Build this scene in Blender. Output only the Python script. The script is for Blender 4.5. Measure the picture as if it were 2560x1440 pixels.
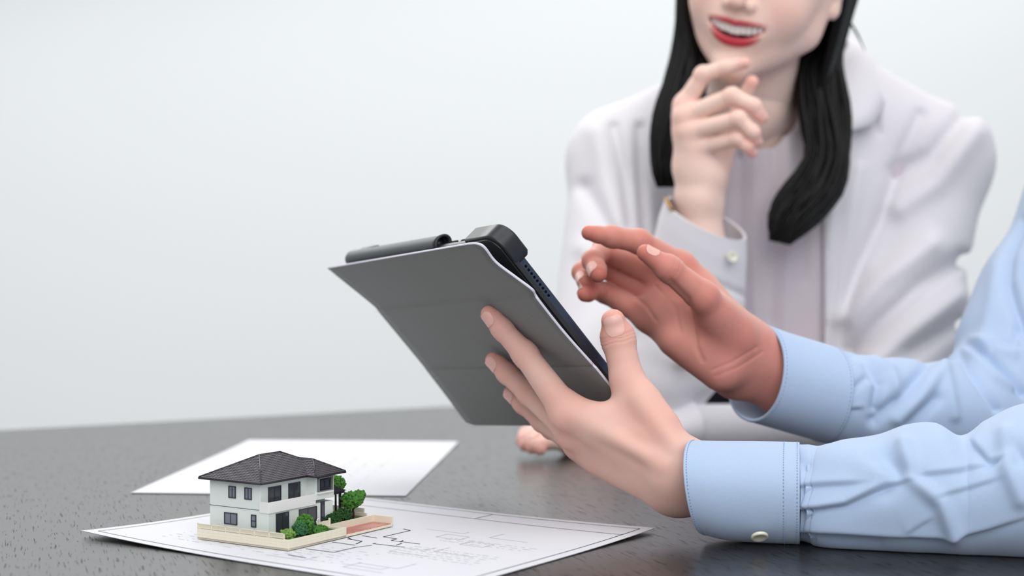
import bpy, math, random
import numpy as np
random.seed(7); rng = np.random.default_rng(7)
for o in list(bpy.data.objects): bpy.data.objects.remove(o)
SC = bpy.context.scene; COL = SC.collection

# ------------------------------------------------------------------ camera
FPX = 3700.0; CAM_H = 0.1685; PITCH = math.radians(0.5)
cam = bpy.data.cameras.new('camera'); camo = bpy.data.objects.new('camera', cam); COL.objects.link(camo)
cam.sensor_width = 36; cam.lens = FPX / 2560 * 36; cam.clip_start = 0.02
camo.location = (0, 0, CAM_H); camo.rotation_euler = (math.pi/2 - PITCH, 0, 0)
cam.dof.use_dof = True; cam.dof.focus_distance = 0.955; cam.dof.aperture_fstop = 5.0
SC.camera = camo
# ------------------------------------------------------------------ world, lights, exposure
w = bpy.data.worlds.new('world'); SC.world = w; w.use_nodes = True
bg = w.node_tree.nodes['Background']; bg.inputs[0].default_value = (0.94, 0.97, 1.0, 1); bg.inputs[1].default_value = 0.64
def area(name, loc, target, size, sizey, power, colr):
    l = bpy.data.lights.new(name, 'AREA'); l.shape = 'RECTANGLE'; l.size = size; l.size_y = sizey; l.energy = power; l.color = colr
    o = bpy.data.objects.new(name, l); COL.objects.link(o); o.location = loc
    d = np.array(target, float) - np.array(loc, float)
    from mathutils import Vector
    o.rotation_euler = Vector(d).to_track_quat('-Z', 'Y').to_euler()
    return o
area('ceiling_light_panel', (0.15, 0.75, 1.9), (0.3, 1.15, 0), 1.5, 1.2, 13, (1.0, 0.985, 0.96))
area('rear_ceiling_light_panel', (-0.3, 3.2, 1.55), (-0.1, 1.1, 0), 4.2, 0.9, 48, (1.0, 0.99, 0.97))
area('wall_fill_light', (-0.3, 1.8, 1.3), (-0.2, 3.6, -0.3), 5.0, 1.0, 12.5, (1.0, 1.0, 1.0))  # added lamp, only there to brighten the back wall; no known fixture
area('front_fill_light', (0.35, -1.3, 1.5), (0.2, 1.2, 0.1), 2.6, 1.8, 47, (0.98, 0.99, 1.0))  # added soft fill from the camera side; no window stands here
SC.view_settings.view_transform = 'Standard'; SC.view_settings.look = 'None'
SC.view_settings.exposure = 0.0; SC.view_settings.gamma = 1.0; SC.view_settings.use_curve_mapping = False

# ------------------------------------------------------------------ maths helpers
_F = np.array([0, math.cos(PITCH), -math.sin(PITCH)]); _U = np.array([0, math.sin(PITCH), math.cos(PITCH)])
_X = np.array([1., 0, 0]); _C = np.array([0, 0, CAM_H])
def ray(u, v): return _F + _X*(u-1280)/FPX - _U*(v-720)/FPX
def P(u, v, L): return _C + L*ray(u, v)
def G(u, v, z=0.0):
    r = ray(u, v); return _C + r*((z-CAM_H)/r[2])
def onplane(u, v, p0, n):
    r = ray(u, v); return _C + r*(((p0-_C) @ n)/(r @ n))
def projmm(p):                      # p (N,3) in mm -> image-plane directions used only to author cloth folds
    q = p*0.001 - _C; L = q @ _F
    return 1280 + FPX*(q @ _X)/L, 720 - FPX*(q @ _U)/L
def nrm(v): v = np.asarray(v, float); return v/np.linalg.norm(v)
def lin(c):
    return tuple(((x/255)/12.92 if x/255 <= 0.04045 else ((x/255+0.055)/1.055)**2.4) for x in c)

# ------------------------------------------------------------------ materials
def mat(name, rgb, rough=0.5, spec=0.5, metal=0.0, sss=0.0, sheen=0.0, bump=None, var=None, attr=None, coat=0.0, alpha=None, trans=0.0):
    m = bpy.data.materials.new(name); m.use_nodes = True; nt = m.node_tree; b = nt.nodes['Principled BSDF']
    c = lin(rgb); b.inputs['Base Color'].default_value = (*c, 1); b.inputs['Roughness'].default_value = rough
    b.inputs['Specular IOR Level'].default_value = spec; b.inputs['Metallic'].default_value = metal
    b.inputs['Coat Weight'].default_value = coat; b.inputs['Transmission Weight'].default_value = trans
    if sss:
        b.inputs['Subsurface Weight'].default_value = sss; b.inputs['Subsurface Radius'].default_value = (1.0, 0.35, 0.2)
        b.inputs['Subsurface Scale'].default_value = 0.004
    if sheen:
        b.inputs['Sheen Weight'].default_value = sheen
    tc = nt.nodes.new('ShaderNodeTexCoord')
    src = None
    if attr:
        a = nt.nodes.new('ShaderNodeAttribute'); a.attribute_name = attr; src = a.outputs['Color']
        nt.links.new(src, b.inputs['Base Color'])
    if var:                              # (scale, amount, rgb2)
        n = nt.nodes.new('ShaderNodeTexNoise'); n.inputs['Scale'].default_value = var[0]; n.inputs['Detail'].default_value = 4
        nt.links.new(tc.outputs['Object'], n.inputs['Vector'])
        mr = nt.nodes.new('ShaderNodeMapRange'); mr.inputs[1].default_value = 0.35; mr.inputs[2].default_value = 0.65
        mr.inputs[4].default_value = var[1]; nt.links.new(n.outputs['Fac'], mr.inputs[0])
        mx = nt.nodes.new('ShaderNodeMix'); mx.data_type = 'RGBA'
        nt.links.new(mr.outputs[0], mx.inputs[0])
        if src: nt.links.new(src, mx.inputs[6])
        else: mx.inputs[6].default_value = (*c, 1)
        mx.inputs[7].default_value = (*lin(var[2]), 1)
        nt.links.new(mx.outputs[2], b.inputs['Base Color'])
    if bump:                             # (scale, strength, distance)
        n = nt.nodes.new('ShaderNodeTexNoise'); n.inputs['Scale'].default_value = bump[0]; n.inputs['Detail'].default_value = 3
        nt.links.new(tc.outputs['Object'], n.inputs['Vector'])
        bp = nt.nodes.new('ShaderNodeBump'); bp.inputs['Strength'].default_value = bump[1]; bp.inputs['Distance'].default_value = bump[2]
        nt.links.new(n.outputs['Fac'], bp.inputs['Height']); nt.links.new(bp.outputs[0], b.inputs['Normal'])
    return m

M = {}
M['wall'] = mat('wall_paint', (236, 239, 240), 0.9, 0.2, bump=(60, 0.05, 0.002))
M['floor'] = mat('floor_carpet', (150, 148, 146), 0.9, 0.2, var=(40, 0.6, (130, 128, 126)))
M['paper'] = mat('paper', (216, 216, 221), 0.95, 0.08)
M['ink'] = mat('ink', (28, 27, 34), 0.8, 0.2)
M['ink2'] = mat('faint_ink', (172, 172, 182), 0.8, 0.2)
M['skin'] = mat('skin', (226, 186, 170), 0.56, 0.22, sss=0.25, attr='Col', bump=(900, 0.12, 0.0004), var=(60, 0.18, (222, 158, 142)))
M['skin2'] = mat('fair_skin', (238, 208, 196), 0.55, 0.22, sss=0.25, attr='Col')
M['nail'] = mat('nail', (226, 178, 166), 0.38, 0.4)
M['blue'] = mat('blue_cotton', (168, 188, 216), 0.85, 0.2, sheen=0.25, bump=(2600, 0.12, 0.0003), var=(1500, 0.25, (192, 207, 228)))
M['bluestitch'] = mat('blue_thread', (134, 158, 196), 0.85, 0.2)
M['bluedark'] = mat('blue_lining', (120, 146, 184), 0.9, 0.2)
M['button'] = mat('pearl_button', (216, 214, 196), 0.25, 0.6, coat=0.4)
M['white'] = mat('white_cotton', (222, 219, 223), 0.9, 0.2, sheen=0.2)
M['mauve'] = mat('mauve_blouse', (208, 199, 205), 0.8, 0.25, sheen=0.2)
M['hair'] = mat('black_hair', (7, 6, 6), 0.45, 0.22)
M['trousers'] = mat('dark_trousers', (30, 30, 36), 0.9, 0.2)
M['teeth'] = mat('teeth', (236, 230, 224), 0.25, 0.5)
M['mouth'] = mat('mouth', (90, 30, 32), 0.5, 0.4)
M['eye'] = mat('eye_white', (238, 234, 230), 0.15, 0.5)
M['iris'] = mat('iris', (40, 26, 20), 0.15, 0.5)
M['gold'] = mat('gold', (190, 150, 90), 0.3, 0.5, metal=1.0)
M['cover'] = mat('grey_microfibre', (106, 107, 105), 0.92, 0.25, sheen=0.3, bump=(1800, 0.25, 0.0004), var=(1400, 0.4, (124, 124, 121)))
M['coveredge'] = mat('cover_edge', (205, 203, 214), 0.8, 0.3)
M['case'] = mat('black_rubber', (30, 31, 36), 0.38, 0.5)
M['holder'] = mat('grey_leatherette', (84, 88, 90), 0.5, 0.4)
M['metal'] = mat('navy_aluminium', (62, 72, 92), 0.3, 0.5, metal=0.7)
M['screen'] = mat('black_glass', (14, 15, 18), 0.08, 0.6)
M['hole'] = mat('black_hole', (6, 6, 8), 0.8, 0.1)

# wood of the table: dark stained oak with short open pores along the grain
def wood_mat():
    m = bpy.data.materials.new('dark_oak'); m.use_nodes = True; nt = m.node_tree; b = nt.nodes['Principled BSDF']
    tc = nt.nodes.new('ShaderNodeTexCoord')
    mp = nt.nodes.new('ShaderNodeMapping'); mp.inputs['Scale'].default_value = (800, 38, 800)
    rot = nt.nodes.new('ShaderNodeMapping'); rot.inputs['Rotation'].default_value = (0, 0, math.radians(13.4)); nt.links.new(tc.outputs['Object'], rot.inputs[0])
    nt.links.new(rot.outputs[0], mp.inputs[0])
    n = nt.nodes.new('ShaderNodeTexNoise'); n.inputs['Scale'].default_value = 1.0; n.inputs['Detail'].default_value = 3; n.inputs['Roughness'].default_value = 0.6
    nt.links.new(mp.outputs[0], n.inputs['Vector'])
    cr = nt.nodes.new('ShaderNodeValToRGB'); cr.color_ramp.elements[0].position = 0.37; cr.color_ramp.elements[1].position = 0.42
    nt.links.new(n.outputs['Fac'], cr.inputs[0])
    mp2 = nt.nodes.new('ShaderNodeMapping'); mp2.inputs['Scale'].default_value = (60, 3, 60); nt.links.new(rot.outputs[0], mp2.inputs[0])
    n2 = nt.nodes.new('ShaderNodeTexNoise'); n2.inputs['Scale'].default_value = 1.0; n2.inputs['Detail'].default_value = 5
    nt.links.new(mp2.outputs[0], n2.inputs['Vector'])
    c2 = nt.nodes.new('ShaderNodeMix'); c2.data_type = 'RGBA'
    c2.inputs[6].default_value = (*lin((26, 23, 23)), 1); c2.inputs[7].default_value = (*lin((46, 42, 42)), 1); nt.links.new(n2.outputs['Fac'], c2.inputs[0])
    mx = nt.nodes.new('ShaderNodeMix'); mx.data_type = 'RGBA'; mx.inputs[6].default_value = (*lin((12, 11, 11)), 1)
    nt.links.new(cr.outputs[0], mx.inputs[0]); nt.links.new(c2.outputs[2], mx.inputs[7]); nt.links.new(mx.outputs[2], b.inputs['Base Color'])
    b.inputs['Roughness'].default_value = 0.26; b.inputs['Specular IOR Level'].default_value = 0.5
    sp = nt.nodes.new('ShaderNodeMapRange'); sp.inputs[3].default_value = 0.05; sp.inputs[4].default_value = 1.0; nt.links.new(cr.outputs[0], sp.inputs[0]); nt.links.new(sp.outputs[0], b.inputs['Specular IOR Level'])
    bp = nt.nodes.new('ShaderNodeBump'); bp.inputs['Strength'].default_value = 0.12; bp.inputs['Distance'].default_value = 0.0004
    nt.links.new(cr.outputs[0], bp.inputs['Height']); nt.links.new(bp.outputs[0], b.inputs['Normal'])
    return m
M['wood'] = wood_mat()

# ------------------------------------------------------------------ object helpers
def tag(o, label=None, cat=None, group=None, kind=None):
    if label: o['label'] = label
    if cat: o['category'] = cat
    if group: o['group'] = group
    if kind: o['kind'] = kind
    return o
def empty(name, loc=(0, 0, 0)):
    o = bpy.data.objects.new(name, None); COL.objects.link(o); o.location = loc; o.empty_display_size = 0.05
    return o
def mesh_obj(name, V, Fc, material, parent=None, smooth=True, cols=None):
    """V (N,3) metres world; Fc list or array of faces; a parent Empty only carries a location."""
    V = np.asarray(V, np.float64)
    if parent is not None:
        off = np.zeros(3); p = parent
        while p is not None: off += np.array(p.location); p = p.parent
        V = V - off
    me = bpy.data.meshes.new(name)
    if isinstance(Fc, np.ndarray):
        n, k = Fc.shape
        me.vertices.add(len(V)); me.vertices.foreach_set('co', V.astype(np.float32).ravel())
        me.loops.add(n*k); me.loops.foreach_set('vertex_index', Fc.astype(np.int32).ravel())
        me.polygons.add(n); me.polygons.foreach_set('loop_start', np.arange(0, n*k, k, dtype=np.int32))
        me.polygons.foreach_set('loop_total', np.full(n, k, np.int32)); me.update(calc_edges=True); me.validate()
    else:
        me.from_pydata([tuple(v) for v in V], [], Fc)
    if cols is not None:
        at = me.color_attributes.new('Col', 'FLOAT_COLOR', 'POINT')
        at.data.foreach_set('color', np.concatenate([cols, np.ones((len(cols), 1))], 1).astype(np.float32).ravel())
    me.materials.append(material)
    me.polygons.foreach_set('use_smooth', np.full(len(me.polygons), smooth))
    me.update()
    o = bpy.data.objects.new(name, me); COL.objects.link(o)
    if parent is not None: o.parent = parent
    return o
class MB:
    """collects simple solids given in a local frame (org, ax, ay, az) in metres"""
    def __init__(s, org=(0, 0, 0), ax=(1, 0, 0), ay=(0, 1, 0), az=(0, 0, 1)):
        s.o = np.array(org, float); s.R = np.stack([ax, ay, az]).astype(float); s.V = []; s.F = []
    def pts(s, L, F):
        b = len(s.V); s.V += [s.o + np.asarray(p, float) @ s.R for p in L]; s.F += [tuple(b+i for i in f) for f in F]
    def box(s, x0, x1, y0, y1, z0, z1):
        L = [(x, y, z) for z in (z0, z1) for y in (y0, y1) for x in (x0, x1)]
        s.pts(L, [(0, 2, 3, 1), (4, 5, 7, 6), (0, 1, 5, 4), (2, 6, 7, 3), (0, 4, 6, 2), (1, 3, 7, 5)])
    def prism(s, poly, z0, z1):
        n = len(poly); L = [(x, y, z0) for x, y in poly] + [(x, y, z1) for x, y in poly]
        s.pts(L, [tuple(range(n-1, -1, -1)), tuple(range(n, 2*n))] + [(i, (i+1) % n, n+(i+1) % n, n+i) for i in range(n)])
    def tube(s, pts, r, n=8):
        pts = [np.asarray(p, float) for p in pts]; L = []; Fs = []
        for i, p in enumerate(pts):
            d = nrm(pts[min(i+1, len(pts)-1)] - pts[max(i-1, 0)])
            a = nrm(np.cross(d, (0, 0, 1) if abs(d[2]) < 0.9 else (1, 0, 0))); b = np.cross(d, a)
            rr = r[i] if hasattr(r, '__len__') else r
            L += [p + rr*(math.cos(t)*a + math.sin(t)*b) for t in np.linspace(0, 2*math.pi, n, endpoint=False)]
        for i in range(len(pts)-1):
            for k in range(n): Fs.append((i*n+k, i*n+(k+1) % n, (i+1)*n+(k+1) % n, (i+1)*n+k))
        Fs += [tuple(range(n-1, -1, -1)), tuple((len(pts)-1)*n+k for k in range(n))]
        s.pts(L, Fs)
    def build(s, name, m, parent=None, smooth=False, bevel=0):
        o = mesh_obj(name, s.V, s.F, m, parent, smooth)
        if bevel:
            md = o.modifiers.new('bevel', 'BEVEL'); md.width = bevel; md.segments = 2; md.limit_method = 'ANGLE'
        return o
def catmull(Pts, n):
    Pts = np.asarray(Pts, float); k = len(Pts); t = np.linspace(0, k-1, n); i = np.clip(t.astype(int), 0, k-2); f = (t-i)[:, None]
    p1 = Pts[i]; p2 = Pts[i+1]; p0 = Pts[np.maximum(i-1, 0)]; p3 = Pts[np.minimum(i+2, k-1)]
    return 0.5*((2*p1) + (p2-p0)*f + (2*p0-5*p1+4*p2-p3)*f**2 + (3*p1-p0-3*p2+p3)*f**3)
def grid_faces(S, N, closed=True):
    i = np.arange(S-1)[:, None]; k = np.arange(N if closed else N-1)[None, :]
    k2 = (k+1) % N
    return np.stack([i*N+k, i*N+k2, (i+1)*N+k2, (i+1)*N+k], -1).reshape(-1, 4)

# ------------------------------------------------------------------ signed distance sculpting (millimetres)
def f32(x): return np.asarray(x, np.float32)
def smin(a, b, k):
    h = np.maximum(k - np.abs(a-b), 0)/k
    return np.minimum(a, b) - h*h*k*0.25
def smax(a, b, k): return -smin(-a, -b, k)
def cap(p, a, b, ra, rb=None):
    rb = ra if rb is None else rb
    a = f32(a); b = f32(b); ab = b-a; q = p-a
    t = np.clip((q @ ab)/float(ab @ ab + 1e-9), 0, 1)
    q = q - t[:, None]*ab
    return np.sqrt((q*q).sum(1)) - (ra + t*np.float32(rb-ra))
def sph(p, c, r):
    q = p-f32(c); return np.sqrt((q*q).sum(1)) - np.float32(r)
def ell(p, c, r, R=None):
    q = p-f32(c)
    if R is not None: q = q @ f32(R).T
    r = f32(r); k0 = np.sqrt(((q/r)**2).sum(1)); k1 = np.sqrt(((q/(r*r))**2).sum(1))+1e-9
    return k0*(k0-1)/k1
def chain(p, pts, rad, k):
    d = None
    for i in range(len(pts)-1):
        c = cap(p, pts[i], pts[i+1], rad[i], rad[i+1]); d = c if d is None else smin(d, c, k)
    return d
def segdist2(x, y, a, b):
    ax, ay = a; bx, by = b; dx, dy = bx-ax, by-ay
    t = np.clip(((x-ax)*dx+(y-ay)*dy)/(dx*dx+dy*dy+1e-9), 0, 1)
    return np.hypot(x-ax-t*dx, y-ay-t*dy)
def sdf_mesh(fn, lo, hi, h, slack=1.25, proj=1):
    lo = np.array(lo, float); hi = np.array(hi, float); B = 8
    nb = np.ceil((hi-lo)/(h*B)).astype(int)+1; n = nb*B
    bc = np.stack(np.meshgrid(*[np.arange(k) for k in nb], indexing='ij'), -1).reshape(-1, 3)
    dc = fn(f32(lo + (bc*B + (B-1)/2)*h))
    D = np.where(dc < 0, -1e3, 1e3).astype(np.float32).reshape(nb)
    D = np.repeat(np.repeat(np.repeat(D, B, 0), B, 1), B, 2)
    keep = bc[np.abs(dc) < B*h*0.87*slack]
    loc = np.stack(np.meshgrid(*[np.arange(B)]*3, indexing='ij'), -1).reshape(-1, 3)
    for s in range(0, len(keep), 256):
        kk = keep[s:s+256]; idx = (kk[:, None, :]*B + loc[None]).reshape(-1, 3)
        D[idx[:, 0], idx[:, 1], idx[:, 2]] = fn(f32(lo + idx*h))
    S = D < 0
    c = [S[i:n[0]-1+i, j:n[1]-1+j, k:n[2]-1+k] for i in (0, 1) for j in (0, 1) for k in (0, 1)]
    anyv = c[0].copy(); allv = c[0].copy()
    for q in c[1:]: anyv |= q; allv &= q
    cells = np.argwhere(anyv & ~allv); cid = np.full(n-1, -1, np.int32); cid[tuple(cells.T)] = np.arange(len(cells))
    acc = np.zeros((len(cells), 3)); cnt = np.zeros(len(cells))
    cor = [(i, j, k) for i in (0, 1) for j in (0, 1) for k in (0, 1)]
    for a in cor:
        for ax in range(3):
            if a[ax]: continue
            b = list(a); b[ax] = 1
            A = cells+np.array(a); Bb = cells+np.array(b)
            da = D[tuple(A.T)]; db = D[tuple(Bb.T)]; m = (da < 0) != (db < 0)
            t = np.where(m, da/(da-db+1e-12), 0)
            t = np.clip(t, 0, 1)
            pos = np.array(a, float)[None].repeat(len(cells), 0); pos[:, ax] = t
            acc[m] += pos[m]; cnt[m] += 1
    V = lo + (cells + acc/cnt[:, None])*h
    Fs = []
    for ax in range(3):
        sl0 = [slice(1, None)]*3; o1, o2 = [q for q in range(3) if q != ax]
        a = np.take(S, np.arange(0, n[ax]-1), ax); b = np.take(S, np.arange(1, n[ax]), ax)
        e = np.argwhere(a != b); e = e[(e[:, o1] > 0) & (e[:, o2] > 0) & (e[:, o1] < n[o1]-1) & (e[:, o2] < n[o2]-1)]
        neg = a[tuple(e.T)]
        def cc(d1, d2):
            q = e.copy(); q[:, o1] -= d1; q[:, o2] -= d2; return cid[tuple(q.T)]
        quad = np.stack([cc(1, 1), cc(0, 1), cc(0, 0), cc(1, 0)], 1)
        flip = neg if ax != 1 else ~neg
        quad[~flip] = quad[~flip][:, ::-1]
        Fs.append(quad)
    Fq = np.concatenate(Fs); Fq = Fq[(Fq >= 0).all(1)]
    for _ in range(proj):
        e = 0.4*h; d = fn(f32(V))
        g = np.stack([fn(f32(V+np.eye(3)[i]*e)) - fn(f32(V-np.eye(3)[i]*e)) for i in range(3)], 1)/(2*e)
        gl = (g*g).sum(1); step = np.clip(d/np.maximum(gl, 0.3), -h*0.7, h*0.7)
        V = V - step[:, None]*g
    return V, Fq
def join_parts(parts):
    Vs, Fs, Cs, o = [], [], [], 0
    for V, Fq, C in parts:
        Vs.append(V); Fs.append(Fq+o); Cs.append(C); o += len(V)
    return np.concatenate(Vs), np.concatenate(Fs), np.concatenate(Cs)

# ================================================================== the setting
def struct(o): o['kind'] = 'structure'; return o
FLOOR_Z = -0.72
b = MB(); b.box(-4, 4, -2.5, 3.7, FLOOR_Z-0.05, FLOOR_Z); struct(b.build('floor', M['floor']))
b = MB(); b.box(-4, 4, 3.6, 3.7, FLOOR_Z, 2.3); struct(b.build('wall_back', M['wall']))
b = MB(); b.box(-4, 4, 3.585, 3.6, FLOOR_Z, FLOOR_Z+0.08); struct(b.build('baseboard_back', M['wall']))

# ------------------------------------------------------------------ table
TD = nrm((0.851, 0.525, 0)); TR_ = nrm((0.525, -0.851, 0)); TK = np.array([-0.068, 1.91, 0])
table = empty('meeting_table', (0, 0.9, FLOOR_Z))
tag(table, 'large dark stained oak meeting table with satin top', 'table')
def rounded(x0, x1, y0, y1, r, n=6):
    out = []
    for cx, cy, a0 in ((x1-r, y1-r, 0), (x0+r, y1-r, 90), (x0+r, y0+r, 180), (x1-r, y0+r, 270)):
        out += [(cx+r*math.cos(math.radians(a0+90*i/n)), cy+r*math.sin(math.radians(a0+90*i/n))) for i in range(n+1)]
    return out
# table_top as an object with its own rotation so the grain follows the board
me_b = MB(); me_b.prism(rounded(-2.4, 0, -1.30, 0, 0.03), -0.032, 0)
top = me_b.build('table_top', M['wood'], None, bevel=0.003)
top.parent = table; top.location = TK - np.array(table.location); top.rotation_euler = (0, 0, math.atan2(TD[1], TD[0]))
for sx, sy in ((-0.12, -0.12), (-2.28, -0.12), (-0.12, -1.18), (-2.28, -1.18)):
    b = MB(TK, TD, -TR_); b.prism(rounded(sx-0.03, sx+0.03, sy-0.03, sy+0.03, 0.006, 2), FLOOR_Z, -0.033)
    b.build('leg', M['wood'], table)

# ------------------------------------------------------------------ papers
def sheet(name, label, c, ld, L, W, lift, parent_lines):
    ld = nrm((*ld, 0)); sd = np.array([-ld[1], ld[0], 0])
    n = 40; V = []; 
    def zf(x, y): return 0.0006 + lift(x/L, y/W)
    def pt(x, y, dz=0): return np.array([c[0], c[1], 0]) + ld*x + sd*y + np.array([0, 0, zf(x, y)+dz])
    xs = np.linspace(-L/2, L/2, n); ys = np.linspace(-W/2, W/2, n)
    V = np.array([pt(x, y) for x in xs for y in ys]); Fq = grid_faces(n, n, False)[:, ::-1]
    V2 = V - np.array([0, 0, 0.0003]); V = np.concatenate([V, V2]); Fq = np.concatenate([Fq, Fq[:, ::-1] + n*n])
    if ld[0]*sd[1]-ld[1]*sd[0] > 0: pass
    o = mesh_obj(name, V, Fq, M['paper'])
    tag(o, label, 'paper')
    def lines(nm, segs, wd, m, parent):
        Vv = []; Ff = []
        for (x0, y0, x1, y1) in segs:
            d = np.hypot(x1-x0, y1-y0)
            if d < 1e-6: continue
            px, py = -(y1-y0)/d*wd/2, (x1-x0)/d*wd/2; k = max(1, int(d/0.012)); 
            for i in range(k):
                a = i/k; bb = (i+1)/k; base = len(Vv)
                for t, s in ((a, -1), (bb, -1), (bb, 1), (a, 1)):
                    Vv.append(pt(x0+(x1-x0)*t+px*s, y0+(y1-y0)*t+py*s, 0.00025))
                Ff.append((base, base+1, base+2, base+3))
        ob = mesh_obj(nm, np.array(Vv), Ff, m, None, False); ob.parent = parent
        ob['kind'] = 'stuff'
        return ob
    return o, lines, pt
def lift1(a, b):       # left corner of the sheet curls up a little, right corner too
    return 0.0035*max(0, (-a-b)-0.45)**2/0.3 + 0.0022*max(0, (a+b)-0.5)**2/0.25
bp, bl, bpt = sheet('floor_plan_sheet', 'white floor plan sheet lying under the miniature house', (-0.0915, 0.960), (0.815, -0.579), 0.292, 0.230, lift1, None)
Lx, Wy = 0.146, 0.115
fr = 0.0075
segs = [(-Lx+fr, -Wy+fr, Lx-fr, -Wy+fr), (Lx-fr, -Wy+fr, Lx-fr, Wy-fr), (Lx-fr, Wy-fr, -Lx+fr, Wy-fr), (-Lx+fr, Wy-fr, -Lx+fr, -Wy+fr),
        (-Lx+fr, Wy-0.030, Lx-fr, Wy-0.030), (0.02, Wy-0.030, 0.02, Wy-fr)]
bl('printed_border', segs, 0.0006, M['ink'], bp)
# floor plan: wall lines drawn in front of the miniature house
def g2s(u, v):
    p = G(u, v) - np.array([-0.0915, 0.960, 0]); l = nrm((0.815, -0.579, 0)); s_ = np.array([-l[1], l[0], 0]); return p @ l, p @ s_
plan_px = [((765, 1375), (835, 1384)), ((835, 1384), (890, 1371)), ((785, 1356), (820, 1348)), ((830, 1358), (888, 1366)), ((868, 1350), (905, 1356)), ((905, 1356), (890, 1363)),
           ((905, 1342), (942, 1348)), ((880, 1352), (870, 1347)), ((958, 1345), (1026, 1329)), ((1026, 1329), (1008, 1325)), ((958, 1345), (992, 1350)), ((992, 1350), (978, 1354)),
           ((978, 1354), (1050, 1363)), ((1000, 1358), (1008, 1354)), ((932, 1362), (1012, 1371)), ((885, 1372), (930, 1366)), ((932, 1362), (940, 1361)), ((720, 1390), (765, 1398)),
           ((990, 1366), (1005, 1361))]
segs = []
for p, q in plan_px: segs.append((*g2s(*p), *g2s(*q)))
bl('printed_floor_plan', segs, 0.0008, M['ink'], bp)
segs = []
x0, y0 = g2s(1090, 1345)
for i in range(2):
    cx, cy = x0+0.028*i, y0-0.012*i
    for a, b_, c_, d_ in ((0, 0, .018, 0), (.018, 0, .018, .012), (.018, .012, 0, .012), (0, .012, 0, 0)): segs.append((cx+a, cy+b_, cx+c_, cy+d_))
for r in range(9):
    y = -0.045+0.0052*r + 0.02*(r > 5); x = 0.052
    while x < 0.115:
        ln = random.uniform(0.001, 0.006); segs.append((x, y, x+ln, y)); x += ln+random.uniform(0.0008, 0.004)
for r in range(7):
    y = -0.088+0.006*r; x = -0.10
    while x < 0.05:
        ln = random.uniform(0.001, 0.007); segs.append((x, y, x+ln, y)); x += ln+random.uniform(0.001, 0.012)
for k in range(14):
    x, y = random.uniform(-.05, .12), random.uniform(-.1, .05); segs.append((x, y, x+random.choice((-.03, .03)), y)); segs.append((x, y, x, y+random.uniform(.005, .02)))
bl('printed_notes', segs, 0.0004, M['ink2'], bp)

def lift2(a, b): return 0.002*max(0, a-0.2)**2*4
p2, l2, _ = sheet('spare_plan_sheet', 'blank looking white sheet lying behind the miniature house', (-0.174, 1.313), (0.075, 0.997), 0.362, 0.214, lift2, None)
segs = []
for r in range(6):
    y = -0.06+0.016*r; x = -0.12
    while x < 0.1:
        ln = random.uniform(0.004, 0.02); segs.append((x, y, x+ln, y)); x += ln+random.uniform(0.004, 0.03)
l2('printed_notes', segs, 0.0004, M['ink2'], p2)

# ================================================================== miniature house
HN = np.array([-0.1357, 0.8966, 0.0]); HE1 = nrm((-0.8424, 0.5389, 0)); HE2 = nrm((0.5389, 0.8424, 0))
HZ = 0.0012
house = empty('miniature_house', (HN[0], HN[1], HZ))
tag(house, 'miniature two storey house model with grey tiled roof and walled garden', 'model house')
m_wall = mat('house_wall', (219, 226, 222), 0.55, 0.4); m_beige = mat('house_beige', (226, 219, 200), 0.6, 0.4)
m_white = mat('house_trim', (228, 228, 226), 0.5, 0.4)
m_roof = mat('house_roof', (64, 59, 66), 0.5, 0.35); m_dark = mat('house_dark', (40, 38, 44), 0.5, 0.4)
m_frame = mat('window_frame', (44, 47, 56), 0.4, 0.5); m_glass = mat('window_glass', (58, 62, 68), 0.08, 0.6); m_curtain = mat('curtain_print', (120, 126, 138), 0.6, 0.3)
m_sill = mat('window_metal', (128, 130, 130), 0.3, 0.6)
m_soil = mat('garden_soil', (92, 98, 62), 0.9, 0.2, var=(900, 0.8, (64, 84, 44)))
m_trunk = mat('tree_trunk', (60, 48, 40), 0.8, 0.2)
m_leaf = [mat('leaf_green', (52, 104, 42), 0.8, 0.2, var=(1500, 0.7, (96, 146, 62))), mat('leaf_teal', (44, 92, 62), 0.8, 0.2, var=(1500, 0.7, (82, 128, 84))),
          mat('leaf_light', (96, 140, 66), 0.8, 0.2, var=(1500, 0.7, (140, 172, 92))), mat('leaf_dark', (30, 66, 34), 0.8, 0.2, var=(1500, 0.6, (54, 96, 44)))]
def brick_mat(name, c1, c2, cm, sx, sy, mortar):
    m = bpy.data.materials.new(name); m.use_nodes = True; nt = m.node_tree; bb = nt.nodes['Principled BSDF']; bb.inputs['Roughness'].default_value = 0.6
    tc = nt.nodes.new('ShaderNodeTexCoord'); t = nt.nodes.new('ShaderNodeTexBrick')
    mp = nt.nodes.new('ShaderNodeMapping'); nt.links.new(tc.outputs['Object'], mp.inputs[0]); nt.links.new(mp.outputs[0], t.inputs['Vector'])
    t.inputs['Scale'].default_value = 1; t.inputs['Brick Width'].default_value = sx; t.inputs['Row Height'].default_value = sy; t.inputs['Mortar Size'].default_value = mortar
    for k, c in (('Color1', c1), ('Color2', c2), ('Mortar', cm)): t.inputs[k].default_value = (*lin(c), 1)
    nt.links.new(t.outputs['Color'], bb.inputs['Base Color'])
    return m
m_brick = brick_mat('patio_brick', (188, 112, 100), (172, 98, 90), (206, 160, 146), 0.0028, 0.0014, 0.0002)
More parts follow.
